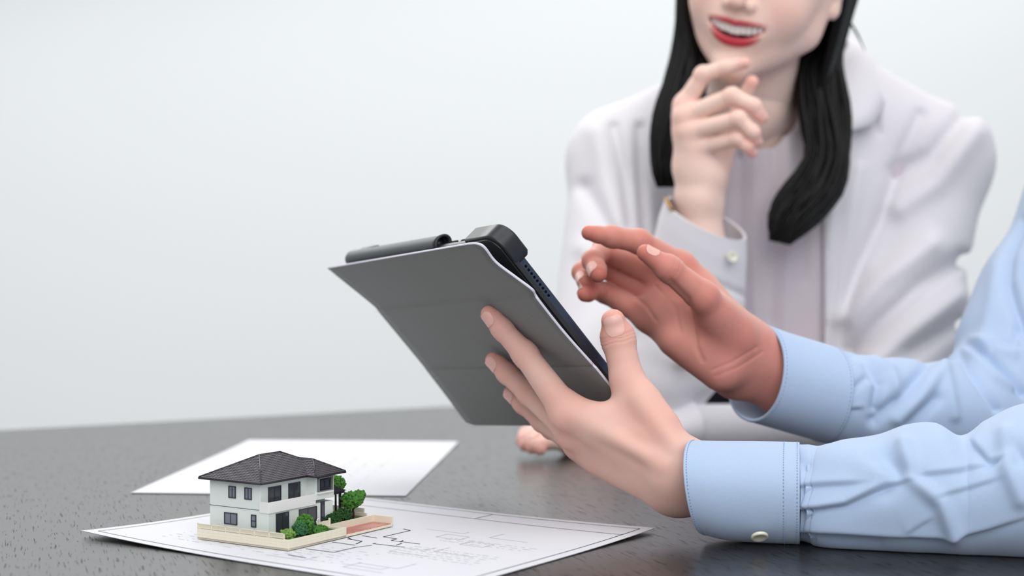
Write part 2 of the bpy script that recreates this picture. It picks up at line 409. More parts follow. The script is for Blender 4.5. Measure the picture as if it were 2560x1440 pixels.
def HB(): 
    m = MB(HN+np.array([0, 0, HZ]), HE2, HE1, (0, 0, 1)); 
    bx = m.box; m.box = lambda *a: bx(*[q*0.001 for q in a])
    pr = m.prism; m.prism = lambda poly, z0, z1: pr([(x*0.001, y*0.001) for x, y in poly], z0*0.001, z1*0.001)
    tb = m.tube; m.tube = lambda pts, r, n=8: tb([np.array(p)*0.001 for p in pts], r*0.001 if not hasattr(r, '__len__') else [q*.001 for q in r], n)
    return m
def hpart(name, m, parent=None, bev=0.0, smooth=False, **kw):
    def go(mb): return mb.build(name, m, parent or house, smooth, bev)
    return go
# plinth and ground
b = HB(); b.box(0, 105, 0, 76, 0, 1.4); b.build('base_plate', m_beige, house, bevel=0.0002)
b = HB(); b.box(1.2, 55, 1.2, 75, 1.4, 4.6); b.box(55, 104, 17, 75, 1.4, 4.6); b.build('garden_ground', m_soil, house)
pb = HB(); pb.box(56.4, 103.6, 0.8, 16, 1.4, 1.8)
pb.build('brick_patio', m_brick, house)
# low block walls, each course a ledge of its own
def blockwall(x0, x1, y0, y1, z1, rows=3):
    b = HB()
    b.box(x0, x1, y0, y1, 0.2, z1)
    bw = b.build('block_wall', m_beige, house, bevel=0.0001)
    alongx = (x1-x0) > (y1-y0); e = 0.09; L = (x1-x0) if alongx else (y1-y0); rh = (z1-1.2)/rows
    bb = HB()
    n = max(2, int(L/4.6)); cw = L/n
    for r in range(rows):
        for k in range(n):
            z0 = 1.2+r*rh+0.08; za = 1.2+(r+1)*rh-0.08; s0 = k*cw+0.08; s1 = (k+1)*cw-0.08
            if alongx: bb.box(x0+s0, x0+s1, y0-e, y1+e, z0, za)
            else: bb.box(x0-e, x1+e, y0+s0, y0+s1, z0, za)
    o = bb.build('wall_blocks', m_beige, bw); o['kind'] = 'stuff'
    return bw
blockwall(0, 1.2, 0, 76, 6.5); blockwall(1.2, 55.6, 0, 1.2, 6.4); blockwall(54.6, 55.8, 1.2, 16, 6.0)
blockwall(55.8, 104, 16, 17.2, 6.2); blockwall(103.8, 105, 0, 17, 6.4); blockwall(103.8, 105, 22, 76, 6.8); blockwall(1.2, 104, 74.8, 76, 6.5)
# pale railing on the street wall
rail = HB(); rail.box(0.1, 1.0, 3.6, 76, 9.6, 10.0); rail.box(0.1, 1.0, 3.6, 76, 7.0, 7.4)
for k in range(7): rail.box(0.1, 1.0, 3.6+k*12.0, 3.6+k*12.0+0.5, 6.4, 10.0)
rl = rail.build('railing', m_beige, house)
bal = HB()
for k in range(90): bal.box(0.3, 0.8, 4.1+k*0.8, 4.1+k*0.8+0.36, 7.2, 9.8)
o = bal.build('balusters', m_beige, rl); o['kind'] = 'stuff'
rail = HB(); rail.box(103.9, 104.9, 24, 76, 6.8, 10.0); rail.build('garden_fence', m_beige, house)
# house body
b = HB()
b.box(6, 68.3, 21.5, 70.8, 4.5, 20.2)
b.build('ground_floor', m_wall, house, bevel=0.0002)
b = HB(); b.box(6, 68.3, 28.2, 70.8, 20.2, 38.4); b.build('upper_floor', m_wall, house, bevel=0.0002)
b = HB(); b.box(5.85, 68.4, 28.9, 70.9, 21.2, 21.5); b.build('belt_groove', m_frame, house)
b = HB(); b.box(50.2, 68.3, 20.6, 30, 22.5, 38.4); b.build('bay_block', m_wall, house, bevel=0.0002)
b = HB(); b.box(5.4, 50.2, 20.6, 21.3, 19.8, 26.7); b.box(5.4, 6.1, 21.3, 28.6, 19.8, 26.7); b.box(6, 50.2, 21.0, 28.4, 19.8, 21.3)
b.build('balcony', m_white, house, bevel=0.0002)
b = HB(); b.box(49.6, 50.2, 20.8, 28.5, 19.8, 27.6); b.build('balcony_end', m_white, house)
# windows: thing > window > glass
def win_left(y0, y1, z0, z1, mull=1):
    f = HB(); t = 0.55
    f.box(5.4, 6.2, y0, y0+t, z0, z1); f.box(5.4, 6.2, y1-t, y1, z0, z1); f.box(5.4, 6.2, y0, y1, z0, z0+t); f.box(5.4, 6.2, y0, y1, z1-t, z1)
    if mull == 1: f.box(5.55, 6.2, (y0+y1)/2-0.25, (y0+y1)/2+0.25, z0, z1)
    if mull == 2: f.box(5.55, 6.2, y0, y1, (z0+z1)/2-0.25, (z0+z1)/2+0.25)
    o = f.build('window', m_frame, house)
    g = HB(); g.box(5.75, 6.1, y0+t, y1-t, z0+t, z1-t); g.build('pane', m_curtain, o)
win_left(48.4, 54.4, 27.1, 34.7); win_left(35, 40.9, 27.2, 34.7); win_left(47.2, 58.1, 10.4, 17.8); win_left(31.3, 35.5, 10.4, 18.2, 2)
def win_front(x0, x1, yb, z0, z1, glass=m_glass):
    f = HB(); t = 0.5; y0 = yb-0.6; y1 = yb+0.2
    f.box(x0, x0+t, y0, y1, z0, z1); f.box(x1-t, x1, y0, y1, z0, z1); f.box(x0, x1, y0, y1, z0, z0+t); f.box(x0, x1, y0, y1, z1-t, z1)
    f.box((x0+x1)/2-0.25, (x0+x1)/2+0.25, y0+0.15, y1, z0, z1)
    o = f.build('window', m_frame, house)
    g = HB(); g.box(x0+t, x1-t, yb-0.3, yb+0.1, z0+t, z1-t); g.build('pane', glass, o)
win_front(13.2, 25, 28.2, 22.5, 34.7); win_front(32.1, 43.4, 28.2, 22.5, 34.9)
win_front(12.8, 24.7, 21.5, 6.2, 18.9); win_front(34.5, 51.7, 21.5, 6.2, 18.7)
# bay window with projecting frame
f = HB()
for bx in ((51.2, 52, 28, 36.8), (64.8, 65.6, 28, 36.8)): f.box(bx[0], bx[1], 18.9, 20.8, bx[2], bx[3])
f.box(51.2, 65.6, 18.9, 20.8, 36.2, 36.8); f.box(51.2, 65.6, 18.9, 20.8, 27.6, 28.2)
o = f.build('bay_window', m_sill, house)
g = HB(); g.box(52, 64.8, 20.3, 20.7, 28.2, 36.2); g.build('pane', m_glass, o)
g = HB(); g.box(53.2, 63.6, 19.4, 20.4, 29.4, 29.8); g.box(53.2, 63.6, 19.4, 20.4, 34.6, 35); g.box(53.2, 53.6, 19.4, 20.4, 29.4, 35); g.box(63.2, 63.6, 19.4, 20.4, 29.4, 35); g.box(58.2, 58.6, 19.4, 20.4, 29.4, 35)
g.build('inner_frame', m_frame, o)
g = HB(); g.box(51, 65.8, 18.6, 20.8, 26.6, 27.6); g.build('window_sill', m_white, house)
# entrance
b = HB(); b.box(55.7, 59.6, 21.0, 21.7, 6, 21); b.build('entrance_door', m_frame, house)
b = HB(); b.box(56.3, 59.0, 20.8, 21.2, 8, 19); b.build('door_glass', m_glass, house)
# porch / carport canopy on the right side
b = HB(); b.prism([(68.3, 26), (86, 26), (86, 46), (68.3, 46)], 22.6, 24.2)
b.pts(np.array([(68.3, 25, 24.2), (87, 25, 24.2), (87, 46, 24.2), (68.3, 46, 24.2), (68.3, 25, 30.5), (68.3, 46, 30.5)])*0.001, [(0, 1, 4), (1, 2, 5, 4), (2, 3, 5), (3, 0, 4, 5), (0, 3, 2, 1)])
b.build('porch_roof', m_dark, house)
for px, py in ((83.5, 28), (83.5, 44)):
    b = HB(); b.box(px-0.7, px+0.7, py-0.7, py+0.7, 4.6, 22.8); b.build('porch_post', m_frame, house)
b = HB()
for k in range(6): b.box(69.5+k*2.2, 70.1+k*2.2, 44.4, 45, 8, 22)
b.box(69, 83, 44.3, 45.1, 21.4, 22); b.box(69, 83, 44.3, 45.1, 7.6, 8.2)
b.build('porch_screen', m_frame, house)
b = HB(); b.box(68.3, 84, 27, 45, 4.6, 6.6); b.build('porch_step', m_dark, house)
# garden gate, rounded leaf with ring top
b = HB(); b.prism([(46, 15.6), (58, 15.6), (58, 16.3), (46, 16.3)], 4.6, 9.2); b.build('gate', m_beige, house)
b = HB(); b.tube([(46.8+1.5*math.cos(t), 15.9, 9.6+1.9*math.sin(t)) for t in np.linspace(0, 2*math.pi, 17)], 0.4, 6); b.build('gate_ring', m_white, house, True)
b = HB(); b.box(57.4, 58.6, 15.2, 16.6, 4.6, 10.6); b.build('gate_post', m_beige, house, bevel=0.0004)

# roof: two hipped volumes, gutters, ridge caps and rows of tiles
EZ = 39.0
def hip_faces(x0, x1, y0, y1, r0, r1, rz):
    A, B_, C_, D_ = (x0, y0, EZ), (x1, y0, EZ), (x1, y1, EZ), (x0, y1, EZ)
    return [A, B_, C_, D_, (*r0, rz), (*r1, rz)]
main = hip_faces(1, 74, 22.8, 75.5, (28, 49), (48, 49), 52.0)
bay = hip_faces(44.5, 74, 15.6, 60, (59.2, 31), (59.2, 52), 47.3)
b = HB()
mm = lambda L: np.array(L)*0.001
b.pts(mm(main), [(0, 1, 5, 4), (1, 2, 5), (2, 3, 4, 5), (3, 0, 4), (3, 2, 1, 0)])
roof = b.build('roof', m_roof, house)
b = HB(); b.pts(mm(bay), [(0, 1, 4), (1, 2, 5, 4), (2, 3, 5), (3, 0, 4, 5), (3, 2, 1, 0)])
b.build('bay_roof', m_roof, roof)
b = HB(); b.box(1.0, 74, 22.8, 75.5, 38.0, 39.05); b.build('eaves', m_roof, roof)
b = HB(); b.box(44.5, 74, 15.6, 30, 38.0, 39.05); b.build('bay_eaves', m_roof, roof)
b = HB()
for poly in ([(1, 22.8), (44.5, 22.8)], [(44.5, 22.8), (44.5, 15.6)], [(44.5, 15.6), (74, 15.6)], [(74, 15.6), (74, 75.5)], [(74, 75.5), (1, 75.5)], [(1, 75.5), (1, 22.8)]):
    b.tube([(*poly[0], 38.6), (*poly[1], 38.6)], 0.75, 8)
b.build('gutter', m_dark, roof, True)
b = HB(); b.box(6, 68, 27.5, 71.5, 37.4, 38.2); b.box(50, 68.5, 20.3, 30, 37.4, 38.2); b.build('soffit_trim', m_white, roof)
b = HB()
for p, q in ((0, 4), (3, 4), (4, 5), (1, 5), (2, 5)): b.tube([np.array(main[p])+(0, 0, .25), np.array(main[q])+(0, 0, .25)], 0.55, 6)
for p, q in ((0, 4), (1, 4), (4, 5)): b.tube([np.array(bay[p])+(0, 0, .25), np.array(bay[q])+(0, 0, .25)], 0.55, 6)
b.build('ridge_caps', m_roof, roof, True)
def inside2(poly, x, y):
    r = False; n = len(poly)
    for i in range(n):
        (xa, ya), (xb, yb) = poly[i], poly[(i+1) % n]
        if (ya > y) != (yb > y) and x < (xb-xa)*(y-ya)/(yb-ya)+xa: r = not r
    return r
tiles = HB()
def tile_face(poly):
    p = [np.array(q, float) for q in poly]; e = nrm(p[1]-p[0]); n = nrm(np.cross(e, p[-1]-p[0])); n = n if n[2] > 0 else -n
    s = np.cross(n, e); s = s if s[2] > 0 else -s
    P2 = [((q-p[0]) @ e, (q-p[0]) @ s) for q in p]; W = 2.6; Hh = 1.75
    ys = max(q[1] for q in P2); xs0 = min(q[0] for q in P2); xs1 = max(q[0] for q in P2)
    for r in range(int(ys/Hh)+1):
        for c in range(int((xs1-xs0)/W)+2):
            x = xs0+c*W; y = r*Hh
            if not inside2(P2, x, y+0.8): continue
            L = []
            for yy, hh in ((y-0.1, 0.34), (y+Hh, 0.12)):
                for xx, h2 in ((-W/2, 0.0), (-W*0.2, 0.2), (W*0.2, 0.2), (W/2, 0.0)): L.append((p[0]+e*(x+xx)+s*yy+n*(hh+h2))*0.001)
            L += [(p[0]+e*(x-W/2)+s*(y-0.1))*0.001, (p[0]+e*(x+W/2)+s*(y-0.1))*0.001]
            tiles.pts(L, [(0, 1, 5, 4), (1, 2, 6, 5), (2, 3, 7, 6), (8, 9, 3, 2, 1, 0)])
tile_face([main[3], main[0], main[4]]); tile_face([main[0], main[1], main[5], main[4]]); tile_face([main[1], main[2], main[5]])
tile_face([main[2], main[3], main[4], main[5]]); tile_face([bay[0], bay[1], bay[4]]); tile_face([bay[3], bay[0], bay[4], bay[5]]); tile_face([bay[1], bay[2], bay[5], bay[4]])
o = tiles.build('roof_tiles', m_roof, roof); o['kind'] = 'stuff'

# planting
ICO_V = []; ICO_F = []
def _ico():
    import bmesh
    bm = bmesh.new(); bmesh.ops.create_icosphere(bm, subdivisions=1, radius=1.0)
    V = np.array([v.co[:] for v in bm.verts]); Fq = [tuple(v.index for v in f.verts) for f in bm.faces]; bm.free(); return V, Fq
ICO_V, ICO_F = _ico()
def foliage(name, c, r, n, m, s=0.9, flat=1.0):
    V = []; Fq = []; c = np.array(c, float); r = np.array(r, float)
    for i in range(n):
        d = nrm(rng.normal(size=3)); q = c + d*r*rng.uniform(0.72, 1.02); 
        if q[2] < 4.7: continue
        sc = s*rng.uniform(0.6, 1.3)*np.array([1, 1, flat]); jit = 1+rng.normal(size=(len(ICO_V), 1))*0.22
        bidx = len(V)
        for v in ICO_V*sc*jit: V.append((q+v)*0.001)
        Fq += [tuple(bidx+k for k in f) for f in ICO_F]
    bidx = len(V)
    for v in ICO_V*r*0.85: V.append((c+v)*0.001)
    Fq += [tuple(bidx+k for k in f) for f in ICO_F]
    mb = HB(); mb.pts(V, Fq); return mb.build(name, m, house)
foliage('light_bush', (7.5, 7, 7.8), (5.2, 4.6, 4.0), 170, m_leaf[2], 0.75)
foliage('round_bush', (20, 8.5, 9.0), (4.8, 4.8, 5.0), 230, m_leaf[1], 0.75)
foliage('leafy_bush', (28, 11, 11.2), (6, 5, 6.2), 250, m_leaf[0], 0.95)
foliage('low_bush', (38, 8, 6.5), (7, 5, 2.6), 180, m_leaf[0], 0.8)
foliage('hedge', (66, 19.5, 8), (9, 2.6, 4.5), 170, m_leaf[3], 0.8)
foliage('dark_hedge', (78, 22, 8.5), (9, 4, 4.8), 230, m_leaf[3], 0.9)
tr = HB(); tr.tube([(90, 22, 4.6), (90.3, 22, 9), (89.6, 22.4, 13), (89, 22.5, 18)], [0.9, 0.75, 0.6, 0.4], 7); tr.tube([(90, 22, 11), (93, 21, 15)], [0.5, 0.3], 6); tr.tube([(90, 22.2, 11.5), (86, 24, 15)], [0.5, 0.3], 6)
tr.build('tree_trunk', m_trunk, house, True)
foliage('tree_crown', (89.5, 22.5, 17.5), (8.5, 7, 5.2), 300, m_leaf[0], 1.1)
foliage('tree_crown', (94.5, 21, 20), (4.5, 4, 3.4), 120, m_leaf[0], 1.1)
tr = HB(); tr.tube([(90, 37, 4.6), (90, 37, 24)], [0.9, 0.6], 7); tr.build('tree_trunk', m_trunk, house, True)
foliage('tree_crown', (89.5, 36, 27.5), (5.5, 5.5, 5.0), 200, m_leaf[0], 1.2)

# ================================================================== tablet in folio case
tTR = P(1232, 598, 0.957); tTL = P(866, 656, 1.157); tBR = P(1600, 1058, 1.004)
TX = nrm(tTR-tTL); ty = nrm(tTR-tBR); TY = nrm(ty - TX*(ty @ TX)); TZ = np.cross(TX, TY)      # TZ points out of the back cover
TW, TH_ = np.linalg.norm(tTR-tTL), 0.165
tablet = empty('tablet', tuple(tTR - TY*TH_*0.5 - TX*TW*0.5))
tag(tablet, 'tablet in black bumper case with grey folio cover folded behind it', 'tablet')
TOo = tTR                                                     # local: x<=0 along long side, y<=0 along short side, z<0 towards screen
def TB(): return MB(TOo, TX, TY, TZ)
def tl(x, y, z): return TOo + TX*x + TY*y + TZ*z
def rbox(mb, x0, x1, y0, y1, r, z0, z1): mb.prism(rounded(x0, x1, y0, y1, r, 6), z0, z1)
b = TB(); rbox(b, -TW+0.003, -0.0025, -TH_+0.0025, -0.003, 0.010, -0.0115, -0.004)
b.build('tablet_body', M['metal'], tablet, bevel=0.0012)
b = TB(); rbox(b, -TW+0.0045, -0.004, -TH_+0.004, -0.0045, 0.009, -0.0119, -0.0113); b.build('screen', M['screen'], tablet)
b = TB(); rbox(b, -TW, -0.0005, -TH_, 0, 0.011, -0.0045, 0); case = b.build('case_back', M['case'], tablet, bevel=0.0012)
# corner bumpers: L shaped rims of the case
def bumper(cx, cy, sx, sy):
    b = TB(); out = []; inn = []
    R = 0.0125; ln = 0.024; lx = 0.040; t = 0.0042
    for a in np.linspace(0, 90, 20): out.append((cx - sx*R + sx*R*math.cos(math.radians(a)), cy - sy*R + sy*R*math.sin(math.radians(a))))
    for a in np.linspace(90, 0, 20): inn.append((cx - sx*R + sx*(R-t)*math.cos(math.radians(a)), cy - sy*R + sy*(R-t)*math.sin(math.radians(a))))
    poly = [(cx, cy-sy*ln)] + out + [(cx-sx*lx, cy), (cx-sx*lx-sx*0.004, cy-sy*t)] + inn + [(cx-sx*t, cy-sy*ln-sy*0.004)]
    if sx*sy < 0: poly = poly[::-1]
    b.prism(poly, -0.0152, -0.001)
    o = b.build('case_corner', M['case'], tablet, True, bevel=0.0018); o.modifiers['bevel'].segments = 4; o.modifiers['bevel'].angle_limit = math.radians(50); o.modifiers['bevel'].harden_normals = True; return o
for cx, cy, sx, sy in ((0.0018, 0.0022, 1, 1), (-TW-0.0018, 0.0022, -1, 1), (0.0018, -TH_-0.0018, 1, -1), (-TW-0.0018, -TH_-0.0018, -1, -1)): bumper(cx, cy, sx, sy)
# side lip of case under the exposed metal edge
b = TB(); b.box(-0.0035, 0.0012, -TH_+0.02, -0.02, -0.0048, -0.001); b.build('case_side', M['case'], tablet, bevel=0.0006)
# speaker holes on the near short side
sp = MB(TOo, TX, TY, TZ)
spk = None
for k in range(9):
    y = -0.0300 - k*0.0032
    h_ = TB(); ring = [(-0.00235, y + 0.0010*math.cos(t), -0.0080+0.0010*math.sin(t)) for t in np.linspace(0, 2*math.pi, 10, endpoint=False)]
    ring2 = [(-0.0030, q[1], q[2]) for q in ring]
    h_.pts(ring+ring2, [tuple(range(10))]+[(i, (i+1) % 10, 10+(i+1) % 10, 10+i) for i in range(10)]); h_.build('speaker_hole', M['hole'], tablet)
# top long side: buttons and pen sleeve
b = TB(); rbox(b, -0.058, -0.043, -0.006, -0.0022, 0.001, -0.0092, -0.0068); b.build('volume_button', M['hole'], tablet)
b = TB(); rbox(b, -0.074, -0.063, -0.006, -0.0022, 0.001, -0.0092, -0.0068); b.build('volume_button', M['hole'], tablet)
def pensleeve():
    xs = np.linspace(-TW-0.002, -0.080, 24); N = 24; V = []
    for x in xs:
        for t in np.linspace(0, 2*math.pi, N, endpoint=False):
            V.append(tl(x, -0.0012+0.0055*math.cos(t), -0.0068+0.0066*math.sin(t)))
    o = mesh_obj('pen_sleeve', np.array(V), grid_faces(24, N), M['holder'], tablet)
    md = o.modifiers.new('thickness', 'SOLIDIFY'); md.thickness = 0.0012; md.offset = -1
    return o
pensleeve()
b = TB(); b.tube([(-TW+0.01, -0.001, -0.0068), (-0.0865, -0.001, -0.0068), (-0.0845, -0.001, -0.0068)], [0.0036, 0.0036, 0.0022], 14); b.build('pen', M['case'], tablet, True)
V = []
for x, e in ((-0.0845, 0.0002), (-0.0795, 0.0005), (-0.0795, -0.0013), (-0.0845, -0.0013)):
    for t in np.linspace(0, 2*math.pi, 24, endpoint=False): V.append(tl(x, -0.0012+(0.0055+e)*math.cos(t), -0.0068+(0.0066+e)*math.sin(t)))
mesh_obj('sleeve_end', np.array(V), grid_faces(4, 24), M['case'], tablet)
# folio cover: three stiff panels folded behind, outline follows the sheet itself
rows = [  # (left px, right px, stand-off from the tablet back at left, right)
    ((820, 669), (1172, 609), 0.008, 0.0130), ((824, 672), (1194, 609), 0.008, 0.0130), ((832, 678), (1212, 619), 0.008, 0.0127), ((850, 693), (1240, 655), 0.008, 0.0120), ((896, 730), (1290, 693), 0.009, 0.0105),
    ((934, 761), (1330, 723), 0.010, 0.0091), ((943, 770), (1339, 738), 0.0092, 0.0082), ((952, 782), (1352, 757), 0.010, 0.0088), ((1000, 840), (1410, 830), 0.011, 0.0070), ((1056, 908), (1474, 902), 0.012, 0.0051), ((1064, 919), (1483, 912), 0.0112, 0.0042),
    ((1074, 932), (1494, 924), 0.012, 0.0046), ((1120, 992), (1535, 975), 0.013, 0.0040), ((1160, 1046), (1580, 1030), 0.013, 0.0035), ((1172, 1056), (1600, 1056), 0.013, 0.0035), ((1190, 1062), (1606, 1064), 0.013, 0.0035)]
V = []; NC = 26
def zp(u, v, z): return onplane(u, v, TOo + TZ*z, TZ)
for (l, r, zl, zr) in rows:
    for k in range(NC):
        t = k/(NC-1); uu = l[0]+(r[0]-l[0])*t; vv = l[1]+(r[1]-l[1])*t
        V.append(zp(uu, vv, zl+(zr-zl)*t))
V = np.array(V).reshape(len(rows), NC, 3)
# bottom edge of the cover hangs straight between its two lower corners
Vd = catmull(V.reshape(len(rows), -1), 90).reshape(90, NC, 3)
cov = mesh_obj('folio_cover', Vd.reshape(-1, 3), grid_faces(90, NC, False), M['cover'], tablet)
md = cov.modifiers.new('thickness', 'SOLIDIFY'); md.thickness = 0.0018; md.offset = 0
cov.data.materials.append(M['coveredge']); md.material_offset_rim = 1

# ================================================================== people: hands
LB = np.array(lin((219, 180, 167))); LR = np.array(lin((222, 134, 118)))
def unit_mm(L): return [np.asarray(p, float)*1000 for p in L]
class Hand:
    """sculpted hand; all points in mm. fingers: list of (pts4, rad4) index..little, thumb (pts4, rad4)"""
    def __init__(s, fingers, thumb, wrist, fore, dorsal, h=0.9, scale=1.0, extra=(), redpalm=0.0, base=LB, red=LR, webk=14, web=True, thenar=None):
        s.f = fingers; s.t = thumb; s.w = wrist; s.fo = fore; s.n = nrm(dorsal); s.h = h; s.sc = scale; s.extra = extra
        s.redpalm = redpalm; s.base = np.array(base); s.red = np.array(red); s.webk = webk; s.web = web; s.thenar = thenar; s.creases = []
        s.fd = []                              # each finger's own dorsal direction per segment
        for pts, rad in fingers+[thumb]:
            ds = []
            for i in range(3):
                a = nrm(np.array(pts[i+1])-np.array(pts[i])); ds.append(nrm(s.n - a*(s.n @ a)))
            s.fd.append(ds)
    def bendnormals(s, i, ref):
        """dorsal direction of finger i from the bend of its own joints"""
        pts, _ = (s.f+[s.t])[i]; pts = [np.array(q, float) for q in pts]; out = []
        for k in range(3):
            a = nrm(pts[k+1]-pts[k]); out.append(nrm(np.array(ref[k], float) - a*(np.array(ref[k], float) @ a)))
        s.fd[i] = out
    def sdf(s, p):
        sc = s.sc; n = s.n
        ws = s.w; nf = len(s.f)
        palm = None
        for i, (pts, rad) in enumerate(s.f):
            t = i/(nf-1)*(len(ws)-1); j = min(int(t), len(ws)-2); fr = t-j
            wc = np.array(ws[j][0])*(1-fr)+np.array(ws[j+1][0])*fr; wr = ws[j][1]*(1-fr)+ws[j+1][1]*fr
            m = np.array(pts[0], float)
            d = cap(p, wc, m, wr, rad[0]*1.02)
            d = smin(d, cap(p, wc*0.45+m*0.55 - n*5*sc, m - n*4.5*sc, 9.5*sc, 8.5*sc), 8*sc)
            palm = d if palm is None else smin(palm, d, 13*sc)
        for i in range(len(ws)-1): palm = smin(palm, cap(p, ws[i][0], ws[i+1][0], ws[i][1], ws[i+1][1]), 10*sc)
        for i in range(len(s.fo)-1): palm = smin(palm, cap(p, s.fo[i][0], s.fo[i+1][0], s.fo[i][1], s.fo[i+1][1]), 10*sc)
        for i in range(min(len(ws), len(s.fo))): palm = smin(palm, cap(p, ws[i][0], s.fo[i][0], ws[i][1], s.fo[i][1]), 12*sc)
        tp, tr = s.t
        th = chain(p, tp, tr, 5*sc)
        th = smin(th, sph(p, tp[2], tr[2]*1.03), 3*sc)
        if s.web: palm = smin(palm, cap(p, np.array(tp[1])*0.55+np.array(tp[0])*0.45, np.array(s.f[0][0][0])*0.72+np.array(s.w[0][0])*0.28, 6.5*sc, 7*sc), s.webk*sc)
        if s.thenar is not None: palm = smin(palm, ell(p, s.thenar[0], s.thenar[1]), 24*sc)
        palm = smin(palm, th, 12*sc)
        tend = None
        for i, (pts, rad) in enumerate(s.f):          # knuckles and tendons on the back of the hand
            m = np.array(pts[0], float)
            palm = smin(palm, sph(p, m + n*rad[0]*0.42, rad[0]*0.66), 6*sc)
        fing = None
        for i, (pts, rad) in enumerate(s.f):
            c = chain(p, pts, rad, 3.5*sc)
            c = smin(c, sph(p, pts[1], rad[1]*1.05), 3*sc)
            c = smin(c, sph(p, np.array(pts[2]), rad[2]*1.03), 2.5*sc)
            dd = np.array(pts[3], float)-np.array(pts[2], float)
            c = smin(c, sph(p, np.array(pts[2])+dd*0.62 - s.fd[i][2]*rad[3]*0.28, rad[3]*0.98), 3*sc)
            fing = c if fing is None else smin(fing, c, 1.6*sc)
        d = smin(palm, fing, 6.5*sc)
        for a, b, ra, rb, k in s.extra: d = smin(d, cap(p, a, b, ra, rb), k)
        # skin creases over the finger joints
        for i, (pts, rad) in enumerate(s.f+[s.t]):
            for j, offs, am in (((1, (-2.2, 0, 2.2), 0.6), (2, (-1.2, 1.0), 0.45)) if i < len(s.f) else ((2, (-2.4, 0, 2.0), 0.6),)):
                c = f32(pts[j]); a = f32(nrm(np.array(pts[j+1], float)-np.array(pts[j-1], float))); q = p-c
                r2 = (q*q).sum(1); near = r2 < (rad[j]*1.8)**2
                if not near.any(): continue
                qn = q[near]; x = qn @ a; m = np.exp(-(r2[near]/(rad[j]*1.35)**2)**2)
                wv = 0.35*np.sin((qn @ f32(np.cross(a, s.fd[i][1])))*0.5)
                g = sum(np.exp(-((x-o*sc+wv)/0.75)**2) for o in offs)
                d[near] += am*sc*g*m
        if s.creases:
            u, v = projmm(p.astype(np.float64))
            for poly, dep, wd in s.creases:
                q = None
                for a, b in zip(poly[:-1], poly[1:]):
                    e = segdist2(u, v, a, b); q = e if q is None else np.minimum(q, e)
                d = d + (dep*np.exp(-(q/wd)**2)).astype(np.float32)
        return d
    def bounds(s, pad=22):
        A = np.array([q for pts, _ in s.f+[s.t] for q in pts]+[q[0] for q in s.w]+[q[0] for q in s.fo]); return A.min(0)-pad, A.max(0)+pad
    def mesh(s):
        lo, hi = s.bounds(); V, Fq = sdf_mesh(s.sdf, lo, hi, s.h, 1.6)
        return V, Fq, s.colour(V)
    def colour(s, V):
        r = np.zeros(len(V))
        for pts, rad in s.f+[s.t]:
            for j, am, w in ((0, 0.42, 1.25), (1, 0.36, 1.2), (2, 0.34, 1.2), (3, 0.62, 1.6)):
                d2 = ((V-np.array(pts[j]))**2).sum(1); r += am*np.exp(-d2/(rad[j]*w)**2)
        if s.redpalm:
            g = np.stack([s.sdf(f32(V+np.eye(3)[i])) - s.sdf(f32(V-np.eye(3)[i])) for i in range(3)], 1); g /= np.linalg.norm(g, axis=1)[:, None]+1e-9
            r = r*0.6 + s.redpalm*np.clip(0.55-0.9*(g @ s.n), 0.12, 1.0)
        r = np.clip(r, 0, 0.92)[:, None]
        return s.base*(1-r)+s.red*r
    def nails(s, parent, which=(0, 1, 2, 3, 4), size=1.0, shift=0.42):
        for i in which:
            pts, rad = (s.f+[s.t])[i]; a = np.array(pts[3], float)-np.array(pts[2], float); L = np.linalg.norm(a); a = a/L
            n = s.fd[i][2]; n = nrm(n - a*(n @ a)); b = np.cross(a, n); w = rad[3]*0.88*size; ln = rad[3]*1.75*size
            c0 = np.array(pts[3], float) - a*rad[3]*shift
            NU, NV = 9, 11; V = []
            for iv in range(NV):
                t = -1+2*iv/(NV-1); ww = w*(1-abs(t)**4*0.42)
                for iu in range(NU):
                    q = -1+2*iu/(NU-1); ang = q*math.radians(66)
                    x = math.sin(ang)/math.sin(math.radians(66))*ww
                    o = c0 + a*t*ln/2 + b*x + n*3*rad[3]
                    # drop onto the sculpted skin
                    V.append(o)
            V = np.array(V); 
            for _ in range(14):
                d = s.sdf(f32(V)); V = V - n*np.clip(d, -2, 6)[:, None]*0.8
            tt = np.repeat(np.linspace(-1, 1, NV), NU); V = V + n*(0.28 + 0.25*np.clip(tt, 0, 1))[:, None]
            mesh_obj('fingernail', V*0.001, grid_faces(NV, NU, False), M['nail'], parent)

# ------------------------------------------------------------------ the man in the blue shirt
man = empty('person', (0.62, 1.22, FLOOR_Z))
tag(man, 'person in light blue button cuff shirt holding the tablet and tapping it', 'person')
def tp(u, v, z):               # a point standing z mm off the back of the tablet, seen at image direction (u, v)
    return onplane(u, v, TOo + TZ*z*0.001, TZ)*1000
def pm(u, v, L): return P(u, v, L)*1000
